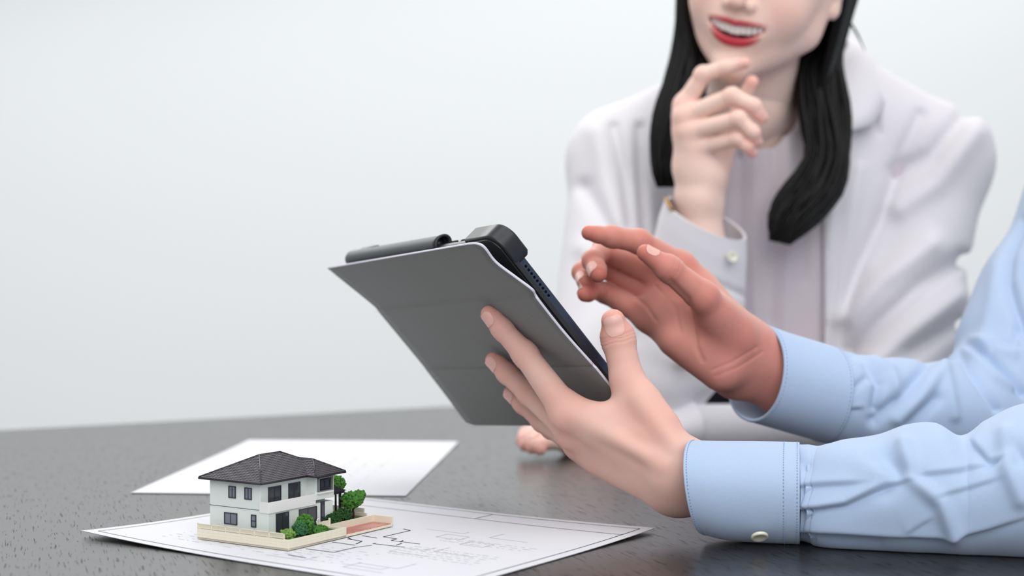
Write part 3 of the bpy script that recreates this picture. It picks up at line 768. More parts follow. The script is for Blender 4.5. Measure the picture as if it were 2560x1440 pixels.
# left hand grips the near short edge: fingers on the folio, thumb over the screen side
LF = [([pm(1418, 1030, 0.985), tp(1313, 886, 18.5), tp(1256, 823, 16.5), tp(1222, 785, 15)], [10.6, 8.3, 6.9, 5.6]),
      ([pm(1432, 1078, 1.003), tp(1326, 985, 21), tp(1268, 934, 19), tp(1233, 901, 17)], [10.4, 8.2, 6.9, 5.7]),
      ([pm(1450, 1106, 1.018), tp(1358, 1052, 20), tp(1308, 1010, 18), tp(1277, 983, 16)], [9.8, 7.8, 6.6, 5.5]),
      ([pm(1478, 1132, 1.020), tp(1420, 1100, 20), tp(1375, 1075, 18), tp(1350, 1050, 16)], [8.8, 6.8, 5.8, 4.9])]
LT = ([pm(1650, 1066, 0.958), pm(1568, 950, 0.978), pm(1545, 846, 0.984), pm(1533, 803, 0.980)], [13.0, 10.8, 10.7, 8.0])
LW = [(pm(1697, 1152, 0.948), 13.0), (pm(1690, 1190, 0.946), 13.5), (pm(1684, 1222, 0.955), 12)]
LFo = [(pm(1820, 1185, 0.945), 14.5), (pm(1815, 1215, 0.943), 15.5), (pm(1812, 1244, 0.950), 13)]
lhand = Hand(LF, LT, LW, LFo, (-0.55, -0.62, -0.42), h=0.85, extra=[(pm(1690, 1190, 0.964), pm(1810, 1220, 0.962), 13, 14, 12), (pm(1497, 1140, 1.003), pm(1694, 1229, 0.952), 9.5, 12, 12),
    (pm(1598, 1000, 0.9605), pm(1692, 1118, 0.9375), 4.0, 4.0, 7), (pm(1440, 1042, 0.9745), pm(1660, 1165, 0.9345), 3.2, 3.0, 7)])
lhand.bendnormals(4, [(-0.10, -0.99, 0.1)]*3)
for i in range(4): lhand.bendnormals(i, [(-0.55, -0.70, -0.40)]*3)
# right hand hovers above the screen, palm towards the camera
RF = [([pm(1700, 668, 1.105), pm(1598, 604, 1.085), pm(1530, 592, 1.075), pm(1472, 582, 1.068)], [11.2, 8.6, 7.6, 5.4]),
      ([pm(1668, 700, 1.115), pm(1512, 622, 1.120), pm(1482, 652, 1.098), pm(1495, 684, 1.082)], [11.0, 8.4, 7.4, 6.6]),
      ([pm(1645, 742, 1.118), pm(1482, 652, 1.140), pm(1455, 680, 1.120), pm(1463, 706, 1.104)], [10.6, 8.0, 7.0, 6.2]),
      ([pm(1622, 792, 1.112), pm(1512, 732, 1.128), pm(1480, 726, 1.112), pm(1462, 736, 1.100)], [10.0, 7.4, 6.3, 5.6])]
RT = ([pm(1826, 832, 1.092), pm(1757, 742, 1.066), pm(1672, 672, 1.054), pm(1613, 632, 1.050)], [14.0, 11.2, 9.0, 6.0])
RW = [(pm(1868, 858, 1.116), 15.5), (pm(1850, 900, 1.113), 16), (pm(1838, 936, 1.120), 14.5)]
RFo = [(pm(1995, 912, 1.128), 16), (pm(1980, 940, 1.125), 17), (pm(1960, 985, 1.132), 15.5)]
rhand = Hand(RF, RT, RW, RFo, (0.15, 0.93, 0.30), h=0.95, redpalm=0.64, red=np.array(lin((196, 108, 95))), webk=18,  # palm's own red, darkened further: its shade is put into the colour
             extra=[(pm(1690, 850, 1.095), pm(1800, 930, 1.095), 13, 14, 14), (pm(1650, 770, 1.10), pm(1735, 800, 1.10), 11, 12, 12)], thenar=(pm(1806, 838, 1.094), (19, 13, 18)))
rhand.creases = [([(1678, 703), (1722, 747), (1735, 805), (1741, 866), (1757, 901)], 0.9, 7), ([(1585, 741), (1616, 765), (1640, 800)], 0.5, 5), ([(1640, 716), (1690, 770), (1700, 830)], 0.45, 5),
                ([(1780, 925), (1830, 905), (1890, 868)], 0.4, 4), ([(1790, 940), (1845, 918), (1905, 880)], 0.35, 4)]
rhand.bendnormals(4, [(0.1, -0.55, 0.85)]*3)
for i in (1, 2, 3): rhand.bendnormals(i, [(0, 0.9, 0.3), (-0.8, 0.3, 0.3), (-0.62, -0.72, 0.05)])

# ------------------------------------------------------------------ heads (local mm: x to the person's left, y forward, z up, origin between the lips)
class Head:
    def __init__(s, org, fwd, up, scale=1.0, smile=True):
        s.o = np.array(org, float); f = nrm(fwd); u = np.array(up, float); u = nrm(u - f*(u @ f)); l = np.cross(u, f); l = nrm(l)
        s.R = np.stack([l, f, u]); s.sc = scale; s.smile = smile
    def w(s, *p): return s.o + (np.array(p, float)*s.sc) @ s.R
    def lipcurves(s):
        xs = np.linspace(-31, 31, 15) if s.smile else np.linspace(-24, 24, 11); m = abs(xs).max(); q = (xs/m)**2
        if s.smile:
            up = np.stack([xs, -0.5-10*q, 6.0+2.6*q - 1.0*np.exp(-(xs/4)**2)], 1); lo = np.stack([xs*0.95, -0.8-10*q, -9.8+17.2*q**1.3], 1)
        else:
            up = np.stack([xs, -8*q, 2.4-2*q], 1); lo = np.stack([xs, -8*q, -2.6+3*q], 1)
        return up, lo
    def sdf(s, pw):
        p = f32(((np.asarray(pw, np.float64)-s.o) @ s.R.T)/s.sc); ax = p.copy(); ax[:, 0] = np.abs(ax[:, 0])
        d = ell(p, (0, -90, 84), (71, 90, 80))
        d = smin(d, ell(p, (0, -54, 40), (61, 52, 66)), 22)
        d = smin(d, ell(p, (0, -46, 4), (47, 40, 42)), 20)
        d = smin(d, cap(ax, (4, -18, -37), (47, -72, 2), 12, 13), 20)
        d = smin(d, cap(ax, (47, -72, 2), (60, -84, 44), 13, 12), 18)
        d = smin(d, sph(p, (0, -15, -36), 12.5), 12)
        d = smin(d, ell(ax, (34, -27, 22), (19, 17, 20)), 18)
        d = smin(d, ell(p, (0, -15, 4), (27, 14, 20)), 14)
        d = smin(d, cap(p, (0, -8, 66), (0, 11, 27), 6.5, 7.2), 9)
        d = smin(d, sph(ax, (10, 1, 23.5), 5.8), 5)
        d = smax(d, -sph(ax, (5.5, 7, 19), 2.6), 2.0)
        d = smin(d, cap(ax, (14, -9, 84), (42, -17, 84), 6, 6), 10)
        d = smax(d, -ell(ax, (31, -12, 68), (14, 9, 5)), 3)
        d = smin(d, ell(ax, (73, -88, 50), (5, 13, 26)), 4); d = smin(d, ell(ax, (71, -80, 27), (5, 7, 8)), 4)
        up, lo = s.lipcurves(); n = len(up)
        if s.smile:
            mid = (up+lo)/2; gap = np.maximum((up[:, 2]-lo[:, 2])/2-0.6, 0.2)
            cav = None
            for i in range(n-1):
                c = cap(p, mid[i]+(0, -5, 0), mid[i+1]+(0, -5, 0), gap[i], gap[i+1])
                c2 = cap(p, mid[i]+(0, 6, 0), mid[i+1]+(0, 6, 0), gap[i], gap[i+1]); c = np.minimum(c, c2)
                c3 = cap(p, mid[i]+(0, 0, 0), mid[i+1]+(0, 0, 0), gap[i], gap[i+1]); c = np.minimum(c, c3)
                cav = c if cav is None else np.minimum(cav, c)
            cav = smin(cav, ell(p, (0, -20, -2), (22, 11, 7)), 3)
        ru = 1.8*(1-0.5*(up[:, 0]/32)**2); rl = 3.5*(1-0.62*(lo[:, 0]/32)**2)
        lipu = chain(p, up+np.array([0, 1.8, 1.2]), ru, 2); lipl = chain(p, lo+np.array([0, -1.4, -1.4]), rl, 2)
        lip = np.minimum(lipu, lipl)
        if s.smile: d = smax(d, -cav, 1.5)
        d = smin(d, lip, 2.2)
        # neck
        d = smin(d, cap(p, (0, -88, -20), (0, -128, -122), 45, 42), 16)
        return d*s.sc
    def colour(s, V, base, red, lipc, blush):
        p = f32(((V-s.o) @ s.R.T)/s.sc); up, lo = s.lipcurves()
        ru = 2.1*(1-0.5*(up[:, 0]/32)**2); rl = 3.7*(1-0.62*(lo[:, 0]/32)**2)
        lip = np.minimum(chain(p, up+np.array([0, 1.8, 1.2]), ru, 2), chain(p, lo+np.array([0, -1.4, -1.4]), rl, 2))
        t = np.clip(0.5-(lip-0.5)/1.4, 0, 1)[:, None]*(p[:, 1:2] > -16)
        ax = np.abs(p[:, 0]); b = blush*np.exp(-((ax-40)/17)**2-((p[:, 2]-24)/17)**2)[:, None]
        b = np.clip(b + 0.25*np.exp(-((p[:, 0])/9)**2-((p[:, 2]-26)/9)**2)[:, None], 0, 1)
        c = base*(1-b)+red*b
        # inside of the mouth
        ins = np.clip((-7.5-p[:, 1])/3, 0, 1)*(np.abs(p[:, 0]) < 21)*(p[:, 2] > -14)*(p[:, 2] < 8)*(p[:, 1] > -34)
        c = c*(1-t)+lipc*t
        ins = ins[:, None]*(1-t)
        return c*(1-ins)+np.array(lin((96, 36, 38)))*ins
    def extras(s, parent, teeth=True):
        if teeth:
            root = None; k = 0
            for i in range(-5, 5):
                x0, x1 = i*5.0, (i+1)*5.0; xm = (x0+x1)/2; q = (xm/31)**2; wd = 4.9 if abs(xm) < 5 else 4.7
                z1 = 9.0+2.6*q; z0 = -4.4+8.5*q + (0.5 if 4 < abs(xm) < 9 else 0); y = -2.0-10*q
                nx = -2*10*xm/31**2; t = nrm((1, nx, 0)); nn = np.array([-t[1], t[0], 0])
                V = []
                for zz, bul in ((z0, 0.3), (z0+0.8, 0.9), ((z0+z1)/2, 1.3), (z1, 0.8)):
                    for xx, b2 in ((-0.5, -0.7), (-0.36, 0), (0, 0.25), (0.36, 0), (0.5, -0.7)):
                        V.append(s.w(*(np.array([xm, y, zz])+t*xx*wd+nn*(bul+b2))))
                for zz in (z0, z1):
                    for xx in (-0.5, 0.5): V.append(s.w(*(np.array([xm, y-3, zz])+t*xx*wd)))
                Fq = [(r*5+c, r*5+c+1, (r+1)*5+c+1, (r+1)*5+c) for r in range(3) for c in range(4)]+[(20, 21, 4, 3, 2, 1, 0), (15, 16, 17, 18, 19, 23, 22), (20, 0, 5, 10, 15, 22), (4, 21, 23, 19, 14, 9)]
                mesh_obj('tooth', np.array(V)*0.001, Fq, M['teeth'], parent)
        for sx in (-1, 1):
            mb = MB(); mb.tube([s.w(sx*x, y, z)*0.001 for x, y, z in ((14, -2.5, 82), (24, -4, 86), (36, -9, 87), (47, -18, 83))], [0.0022, 0.0028, 0.0024, 0.001], 6); mb.build('eyebrow', M['hair'], parent, True)
            for nm, r, off, m in (('eyeball', 11.5, 0, M['eye']), ('iris', 6.0, 6.6, M['iris'])):
                n1, n2 = 12, 20; V = []
                for i in range(n1):
                    a = math.pi*i/(n1-1)
                    for k in range(n2):
                        bq = 2*math.pi*k/n2; V.append(s.w(sx*31+r*math.sin(a)*math.cos(bq), -21.5+off+r*math.cos(a), 68+r*math.sin(a)*math.sin(bq)))
                mesh_obj(nm, np.array(V)*0.001, grid_faces(n1, n2), m, parent)

# ------------------------------------------------------------------ cloth tubes
def polydist(u, v, poly):
    best = np.full(u.shape, 1e9); sgn = np.zeros(u.shape)
    for i in range(len(poly)-1):
        (ax, ay), (bx, by) = poly[i], poly[i+1]; dx, dy = bx-ax, by-ay; l2 = dx*dx+dy*dy
        t = np.clip(((u-ax)*dx+(v-ay)*dy)/l2, 0, 1); qx, qy = u-ax-t*dx, v-ay-t*dy; d = np.hypot(qx, qy)
        m = d < best; best[m] = d[m]; sgn[m] = np.sign(dx*qy-dy*qx)[m]
    # fade towards both ends
    ends = np.ones(u.shape)
    return best, sgn
def folds_at(u, v, folds):
    """folds: (kind, polyline, amplitude mm, width) in the frame the folds were measured in"""
    out = np.zeros(u.shape)
    for kind, poly, amp, wd in folds:
        d, sg = polydist(u, v, poly)
        if kind == 'r': out += amp*np.exp(-(d/wd)**2)
        elif kind == 'g': out -= amp*np.exp(-(d/wd)**2)
        else:
            (ax, ay), (bx, by) = poly[0], poly[-1]; t = ((u-ax)*(bx-ax)+(v-ay)*(by-ay))/((bx-ax)**2+(by-ay)**2)
            fade = np.clip((t+0.08)/0.2, 0, 1)*np.clip((1.08-t)/0.35, 0, 1)
            out += -amp*fade*np.tanh(sg*d/5.0)*np.exp(-(d/(wd*1.5)))
    return out
def sleeve(name, stations, folds, m, parent, S=160, N=160, noise=0.0, zmin=None, thick=0.0, closed_end=False, sq=2.0, seed=1):
    """stations: (u_top, v_top, u_bot, v_bot, L, half_depth, skew) -> open tube of cloth"""
    st = np.array([np.concatenate([P(s_[0], s_[1], s_[4]), P(s_[2], s_[3], s_[4]), [s_[5], s_[6]]]) for s_ in stations])
    Q = catmull(st, S); top, bot, dep, skew = Q[:, :3], Q[:, 3:6], Q[:, 6], Q[:, 7]
    C = (top+bot)/2; A = (top-bot)/2; ax = np.gradient(C, axis=0); ax /= np.linalg.norm(ax, axis=1)[:, None]
    Bv = np.cross(A, ax); Bv /= np.linalg.norm(Bv, axis=1)[:, None]
    Bv *= np.where(Bv[:, 1] > 0, -1, 1)[:, None]                 # towards the viewer side
    th = np.linspace(0, 2*math.pi, N, endpoint=False)
    ct, stn = np.cos(th), np.sin(th)
    ct = np.sign(ct)*np.abs(ct)**(2/sq); stn = np.sign(stn)*np.abs(stn)**(2/sq)
    R = C[:, None] + A[:, None]*ct[None, :, None] + (Bv*dep[:, None] + ax*skew[:, None])[:, None]*stn[None, :, None]
    # normals
    du = np.gradient(R, axis=0); dv = np.roll(R, -1, 1)-np.roll(R, 1, 1); nn = np.cross(dv, du); nn /= np.linalg.norm(nn, axis=2)[:, :, None]+1e-12
    s0 = np.sign(((R-C[:, None])*nn).sum(2).mean()); nn *= s0
    uu, vv = projmm(R.reshape(-1, 3)*1000); uu = uu.reshape(S, N); vv = vv.reshape(S, N)
    front = np.clip(stn*2.5+0.35, 0, 1)[None, :]
    disp = folds_at(uu, vv, folds)*front*1.75
    if noise:
        r2 = np.random.default_rng(seed); sl = np.linspace(0, 1, S)[:, None]
        for k in range(7):
            f1, f2, p1, p2 = r2.uniform(2, 9), r2.integers(1, 4), r2.uniform(0, 6.28), r2.uniform(0, 6.28)
            disp = disp + noise*np.sin(sl*f1*6.28+p1+1.5*np.sin(th[None]*f2+p2))/(1+k*0.4)*(0.4+0.6*(1-front))
    R = R + nn*(disp*0.001)[:, :, None]
    V = R.reshape(-1, 3)
    if zmin is not None: V[:, 2] = np.maximum(V[:, 2], zmin)
    o = mesh_obj(name, V, grid_faces(S, N), m, parent)
    if thick:
        md = o.modifiers.new('thickness', 'SOLIDIFY'); md.thickness = thick; md.offset = 0
    return o, R
def stitches(name, R, rows, m, parent, step=2, off=0.0004, rad=0.00024, th0=0, th1=None):
    """dashes of thread lying on ring rows of a sleeve grid R (S,N,3)"""
    mb = MB(); S, N, _ = R.shape; C = R.mean(1)
    for r in rows:
        for k in range(0, N, step):
            a, b = R[r, k], R[r, (k+1) % N]; n = nrm((a+b)/2-C[r])
            mb.tube([a+n*(0.0010+off*0.3), (a+b)/2+n*(0.0010+off), b+n*(0.0010+off*0.3)], rad, 5)
    o = mb.build(name, m, parent, True); o['kind'] = 'stuff'; return o
def button(c, n, r, parent, m):
    n = nrm(n); a = nrm(np.cross(n, (0.3, 0.2, 1))); b = np.cross(n, a); prof = [(0, -.5), (.9, -.5), (1, -.2), (1, .35), (.82, .5), (.62, .25), (0, .2)]
    V = []; N = 20
    for rr, hh in prof:
        for k in range(N):
            t = 2*math.pi*k/N; V.append(np.array(c)+a*rr*r*math.cos(t)+b*rr*r*math.sin(t)+n*hh*r*0.42)
    return mesh_obj('button', np.array(V), grid_faces(len(prof), N), m, parent)

# ------------------------------------------------------------------ man: body, shirt
man_head = Head(np.array([535, 1150, 425]), (-0.80, -0.45, -0.30), (0, 0, 1), 1.02, smile=False)
msh_l = np.array([645, 1055, 235]); msh_r = np.array([585, 1380, 265]); mch = np.array([640, 1230, 130]); mhip = np.array([760, 1310, -290])
def man_body(p):
    d = smin(cap(p, (mch+np.array([-20, -15, 150])), mhip, 95, 120), cap(p, msh_l, msh_r, 45, 45), 50)
    d = smin(d, cap(p, man_head.w(0, -100, -60), mch+np.array([-20, -15, 150]), 50, 70), 40)
    d = smin(d, chain(p, [msh_l, pm(2860, 1180, 0.915), LFo[1][0]], [40, 26, 12], 15), 25)
    d = smin(d, chain(p, [msh_r, pm(2610, 1030, 1.22), RFo[1][0]], [40, 26, 12], 15), 25)
    return d
def man_shirt(p):
    d = smin(cap(p, (mch+np.array([-15, -10, 120])), mhip, 118, 140), cap(p, msh_l+np.array([0, 0, -10]), msh_r+np.array([0, 0, -10]), 60, 60), 60)
    d = smin(d, cap(p, msh_l, msh_l*0.7+pm(2860, 1180, 0.915)*0.3, 60, 54), 30)
    d = smin(d, cap(p, msh_r, msh_r*0.7+pm(2610, 1030, 1.22)*0.3, 60, 54), 30)
    d = smin(d, cap(p, mch+np.array([-20, -5, 150]), man_head.w(0, -122, -100), 70, 54), 25)
    d = smax(d, -cap(p, man_head.w(0, -96, -30), man_head.w(0, -124, -108), 66, 47), 4)
    q = p*0.02
    return d - 3*np.sin(q[:, 2]*1.3+np.sin(q[:, 0]*1.7)*1.4+q[:, 1])*0.8
parts = []
parts.append(lhand.mesh()); parts.append(rhand.mesh())
V, Fq = sdf_mesh(man_head.sdf, man_head.o-np.array([190, 190, 190]), man_head.o+np.array([200, 200, 210]), 3.2, 1.5)
parts.append((V, Fq, man_head.colour(V, LB, LR, np.array(lin((190, 110, 104))), 0.3)))
V, Fq = sdf_mesh(man_body, (120, 800, -420), (900, 1500, 480), 7.0, 1.5)
parts.append((V, Fq, np.tile(LB, (len(V), 1))))
V, Fq, Cc = join_parts(parts)
mesh_obj('body', V*0.001, Fq, M['skin'], man, cols=Cc)
lhand.nails(man, (0, 1, 2)); lhand.nails(man, (4,), 0.9, 0.05); rhand.nails(man, (1, 2, 3, 4), 0.95)
man_head.extras(man, teeth=False)
V, Fq = sdf_mesh(man_shirt, (400, 900, -420), (950, 1550, 520), 6.0, 1.6)
shirt = mesh_obj('shirt', V*0.001, Fq, M['blue'], man)
def man_hair(p):
    q = f32(((np.asarray(p, np.float64)-man_head.o) @ man_head.R.T)/man_head.sc)
    d = ell(q, (0, -95, 90), (78, 92, 84)); d = smax(d, -ell(q, (0, -10, 40), (64, 60, 72)), 8); d = smax(d, -(q[:, 2]-20+np.clip(-q[:, 1]-90, 0, 80)*0.5), 6)
    return d - 0.7*np.sin(q[:, 0]*0.45+np.sin(q[:, 1]*0.1)*2)
V, Fq = sdf_mesh(man_hair, man_head.o-np.array([220, 220, 150]), man_head.o+np.array([220, 240, 230]), 3.0, 1.6)
mesh_obj('hair', V*0.001, Fq, M['hair'], man)
# trousers and legs under the table
def man_legs(p):
    d = None
    for sgn in (-1, 1):
        hip = mhip + np.array([-20, -20, 0]) + sgn*np.array([50, -75, 0]); knee = hip + np.array([-370, -220, 20]); foot = knee+np.array([60, 40, -400])
        c = chain(p, [hip, knee, foot], [78, 58, 42], 20); c = smin(c, cap(p, foot, foot+np.array([-130, -80, -12]), 40, 32), 20); d = c if d is None else smin(d, c, 20)
    return d
V, Fq = sdf_mesh(man_legs, (80, 760, -730), (900, 1600, -180), 9.0, 1.5)
V[:, 2] = np.maximum(V[:, 2], -719)
mesh_obj('trousers', V*0.001, Fq, M['trousers'], man)

# left sleeve (near the camera): cuff, then pleated sleeve
cuffL, RcL = sleeve('cuff', [(1727, 1105, 1762, 1330, .938, .030, -.0115), (1800, 1107, 1815, 1343, .938, .032, -.009), (1900, 1108, 1905, 1350, .937, .034, -.0062), (1999, 1111, 1999, 1353, .936, .036, -.0055)],
    [('r', [(1720, 1220), (2000, 1225)], 0.6, 60)], M['blue'], man, S=60, N=200, zmin=0.001, thick=0.0022, sq=2.15)
# rounded, overlapping lower corner of the cuff with its button
o = stitches('cuff_stitching', RcL, (3, 50, 57), M['bluestitch'], cuffL)
slL = [(1993, 1115, 1996, 1350, .936, .034, -.0055), (2030, 1118, 2030, 1360, .936, .037, -.005), (2060, 1119, 2062, 1368, .934, .040, -.004), (2110, 1102, 2112, 1376, .930, .043, -.003), (2200, 1090, 2204, 1382, .926, .046, -.002),
       (2270, 1067, 2280, 1386, .922, .048, 0), (2340, 1058, 2350, 1388, .919, .050, 0), (2405, 1088, 2412, 1390, .916, .050, 0), (2465, 1052, 2474, 1390, .912, .052, 0), (2545, 1020, 2560, 1392, .908, .055, 0),
       (2660, 1000, 2690, 1392, .905, .058, 0), (2790, 960, 2890, 1350, .915, .060, 0), (2900, 880, 3110, 1200, .94, .062, 0), (3080, 690, 3340, 960, .975, .063, 0), (3260, 500, 3530, 750, 1.01, .064, 0), (3370, 380, 3640, 630, 1.035, .064, 0), (3440, 320, 3700, 560, 1.05, .062, 0)]
z6 = lambda x, y: (1680+x/2.909, 1000+y/2.909)
fL = [('p', [z6(860, 800), z6(1060, 785), z6(1260, 755), z6(1420, 680), z6(1560, 615), z6(1720, 585)], 2.6, 12),
      ('p', [z6(880, 632), z6(1100, 612), z6(1400, 598)], 1.3, 14),
      ('p', [z6(890, 955), z6(1200, 968), z6(1500, 985), z6(2030, 998), z6(2300, 940), z6(2560, 860)], 2.4, 14),
      ('r', [z6(1690, 330), z6(1740, 560), z6(1960, 740), z6(2060, 990)], 2.6, 20),
      ('g', [z6(1560, 420), z6(1640, 560), z6(1560, 650)], 1.6, 26),
      ('p', [z6(1790, 545), z6(2100, 510), z6(2400, 420)], 1.2, 12), ('p', [z6(1930, 700), z6(2150, 640), z6(2400, 560)], 0.9, 12),
      ('g', [z6(2300, 420), z6(2460, 330), z6(2540, 420)], 2.6, 22), ('r', [z6(2430, 250), z6(2440, 480), z6(2540, 720)], 2.2, 22),
      ('g', [z6(900, 400), z6(960, 480)], 1.6, 16), ('r', [z6(1000, 380), z6(1300, 420), z6(1480, 500)], 1.8, 34),
      ('g', [z6(1500, 430), z6(1800, 560)], 1.2, 22), ('p', [z6(2180, 300), z6(2290, 420), z6(2420, 410)], 1.6, 18),
      ('p', [z6(1700, 960), z6(1900, 850)], 0.7, 14), ('g', [z6(1120, 1010), z6(1500, 1040)], 1.2, 14)]
sleeveL, RsL = sleeve('sleeve', slL, fL, M['blue'], man, S=260, N=240, noise=0.5, zmin=0.0008, thick=0.0008, sq=2.1, seed=3)
button(P(1899, 1342, 0.9005), (0.05, -0.62, -0.78), 0.0053, man, M['button'])

# right sleeve
cuffR, RcR = sleeve('cuff', [(1908, 812, 1866, 1048, 1.125, .035, .0095), (1960, 832, 1915, 1062, 1.128, .036, .0085), (2025, 852, 1985, 1082, 1.132, .038, .006), (2085, 870, 2050, 1100, 1.136, .040, .003)],
    [], M['blue'], man, S=50, N=160, thick=0.0024, sq=2.1)
stitches('cuff_stitching', RcR, (3, 46), M['bluestitch'], cuffR)
slR = [(2078, 868, 2044, 1098, 1.136, .039, .003), (2140, 884, 2110, 1120, 1.142, .044, 0), (2230, 897, 2215, 1150, 1.152, .048, 0), (2310, 905, 2320, 1180, 1.165, .052, 0), (2362, 908, 2420, 1200, 1.18, .055, 0), (2395, 895, 2520, 1200, 1.195, .058, 0),
       (2420, 850, 2640, 1130, 1.215, .060, 0), (2440, 780, 2700, 1010, 1.235, .062, 0), (2478, 660, 2745, 880, 1.27, .062, 0), (2530, 580, 2790, 790, 1.30, .062, 0), (2570, 500, 2840, 700, 1.32, .062, 0), (2600, 380, 2900, 560, 1.35, .062, 0), (2640, 260, 2940, 430, 1.37, .060, 0)]
z7 = lambda x, y: (1800+x/2.483, 540+y/2.483)
fR = [('g', [z7(740, 810), z7(900, 890), z7(985, 1040), z7(960, 1190)], 3.2, 13), ('r', [z7(880, 860), z7(1060, 960), z7(1110, 1100)], 2.0, 14),
      ('g', [z7(1285, 930), z7(1150, 1100), z7(960, 1270)], 3.4, 16), ('r', [z7(1380, 950), z7(1240, 1130), z7(1100, 1260)], 2.2, 16), ('g', [z7(1345, 1130), z7(1180, 1300)], 3.0, 14),
      ('g', [z7(900, 1010), z7(760, 1130)], 1.6, 10), ('p', [z7(740, 1200), z7(900, 1190)], 1.2, 10),
      ('r', [z7(1400, 900), z7(1420, 1060), z7(1450, 1240)], 1.8, 14), ('g', [z7(1480, 860), z7(1610, 1030), z7(1720, 1200)], 3.4, 11), ('r', [z7(1530, 830), z7(1700, 1000), z7(1810, 1060)], 2.6, 11),
      ('g', [z7(1500, 780), z7(1640, 850), z7(1760, 960), z7(1887, 1100)], 4.0, 12), ('r', [z7(1560, 770), z7(1700, 800), z7(1820, 860)], 2.4, 14), ('g', [z7(1700, 810), z7(1830, 800), z7(1840, 700)], 2.4, 14),
      ('g', [z7(1880, 30), z7(1790, 220), z7(1780, 400), z7(1830, 560), z7(1900, 720)], 4.5, 15), ('r', [z7(1700, 320), z7(1690, 560), z7(1640, 720)], 1.6, 22)]
sleeveR, RsR = sleeve('sleeve', slR, fR, M['blue'], man, S=220, N=200, noise=0.8, thick=0.0008, sq=2.1, seed=5)

# ------------------------------------------------------------------ the woman in the white overshirt
woman = empty('person', (0.28, 1.62, FLOOR_Z))
tag(woman, 'person in white overshirt with long black hair resting fingers on chin', 'person')
WB = np.array(lin((240, 208, 194))); WR = np.array(lin((232, 150, 136))); WL = np.array(lin((186, 54, 70)))
whead = Head(pm(1836, 74, 1.395), (-0.40, -0.89, -0.20), (0.27, 0.0, 0.96), 1.02, smile=True)
# right hand at the chin, back of the hand to the viewer
WF = [([pm(1712, 262, 1.400), pm(1757, 186, 1.385), pm(1812, 168, 1.378), pm(1862, 158, 1.374)], [9.6, 7.6, 6.4, 5.2]),
      ([pm(1712, 292, 1.394), pm(1830, 240, 1.366), pm(1884, 264, 1.360), pm(1906, 294, 1.362)], [9.6, 7.8, 6.6, 5.4]),
      ([pm(1722, 330, 1.392), pm(1846, 297, 1.360), pm(1882, 330, 1.358), pm(1892, 354, 1.362)], [9.2, 7.4, 6.3, 5.2]),
      ([pm(1748, 368, 1.394), pm(1843, 347, 1.366), pm(1870, 366, 1.364), pm(1882, 382, 1.366)], [8.6, 6.6, 5.6, 4.7])]
WT = ([pm(1790, 450, 1.412), pm(1812, 370, 1.418), pm(1850, 268, 1.410), pm(1880, 205, 1.396)], [11.5, 9.4, 8.0, 6.2])
WW = [(pm(1728, 490, 1.408), 12), (pm(1752, 498, 1.402), 12), (pm(1772, 502, 1.410), 11)]
WFo = [(pm(1730, 600, 1.412), 13.5), (pm(1752, 610, 1.408), 14), (pm(1775, 615, 1.414), 13)]
whand = Hand(WF, WT, WW, WFo, (-0.45, -0.88, 0.05), h=1.2, scale=0.92, base=WB, red=WR, extra=[(pm(1720, 420, 1.405), pm(1775, 440, 1.400), 12, 13, 14)])
for i in range(4): whand.bendnormals(i, [(-0.3, -0.7, 0.6), (0.4, -0.8, 0.5), (0.7, -0.7, 0.1)])
# left hand rests on the table below the tablet
VF = [([pm(1420, 1085, 1.405), pm(1345, 1072, 1.40), pm(1315, 1085, 1.385), pm(1305, 1104, 1.375)], [9, 7.5, 6.4, 5.4]),
      ([pm(1425, 1095, 1.395), pm(1345, 1082, 1.385), pm(1312, 1098, 1.372), pm(1312, 1114, 1.365)], [9, 7.5, 6.4, 5.4]),
      ([pm(1430, 1104, 1.385), pm(1352, 1094, 1.370), pm(1325, 1108, 1.360), pm(1330, 1120, 1.356)], [9, 7.3, 6.2, 5.2]),
      ([pm(1440, 1110, 1.375), pm(1370, 1105, 1.360), pm(1345, 1116, 1.352), pm(1352, 1124, 1.350)], [8.4, 6.6, 5.6, 4.8])]
VT = ([pm(1490, 1082, 1.405), pm(1430, 1068, 1.415), pm(1380, 1070, 1.415), pm(1345, 1085, 1.405)], [11, 9, 7.8, 6])
VW = [(pm(1520, 1088, 1.405), 12), (pm(1520, 1095, 1.395), 12), (pm(1522, 1100, 1.385), 11)]
VFo = [(pm(1640, 1080, 1.415), 13), (pm(1640, 1086, 1.405), 13), (pm(1640, 1092, 1.395), 12)]
vhand = Hand(VF, VT, VW, VFo, (0.1, -0.35, 0.95), h=1.6, scale=0.92, base=WB, red=WR)
sh_r = pm(1545, 405, 1.57); el_r = pm(1492, 960, 1.46); sh_l = pm(2348, 405, 1.57); el_l = pm(2215, 1010, 1.50)
w_neck = whead.w(0, -112, -150); w_ch = pm(1950, 560, 1.62); w_hip = np.array([300, 1690, -290])
def flat(p, c, k):                       # squeeze front to back
    q = p.copy(); q[:, 1] = c[1] + (q[:, 1]-c[1])*k; return q
def woman_body(p):
    d = cap(flat(p, w_ch, 1.35), w_ch+np.array([0, 0, 60]), w_hip, 92, 110)
    d = smin(d, cap(p, whead.w(0, -100, -80), w_ch+np.array([0, 20, 90]), 44, 44), 40)
    d = smin(d, chain(p, [sh_r, el_r, WFo[1][0]], [36, 28, 12], 12), 20); d = smin(d, chain(p, [sh_l, el_l, VFo[1][0]], [36, 28, 11], 12), 20)
    return d
parts = [whand.mesh(), vhand.mesh()]
V, Fq = sdf_mesh(whead.sdf, whead.o-np.array([190, 190, 190]), whead.o+np.array([200, 210, 210]), 1.7, 1.5)
parts.append((V, Fq, whead.colour(V, WB, WR, WL, 0.28)))
V, Fq = sdf_mesh(woman_body, (0, 1300, -420), (640, 1900, 420), 6.0, 1.5); parts.append((V, Fq, np.tile(WB, (len(V), 1))))
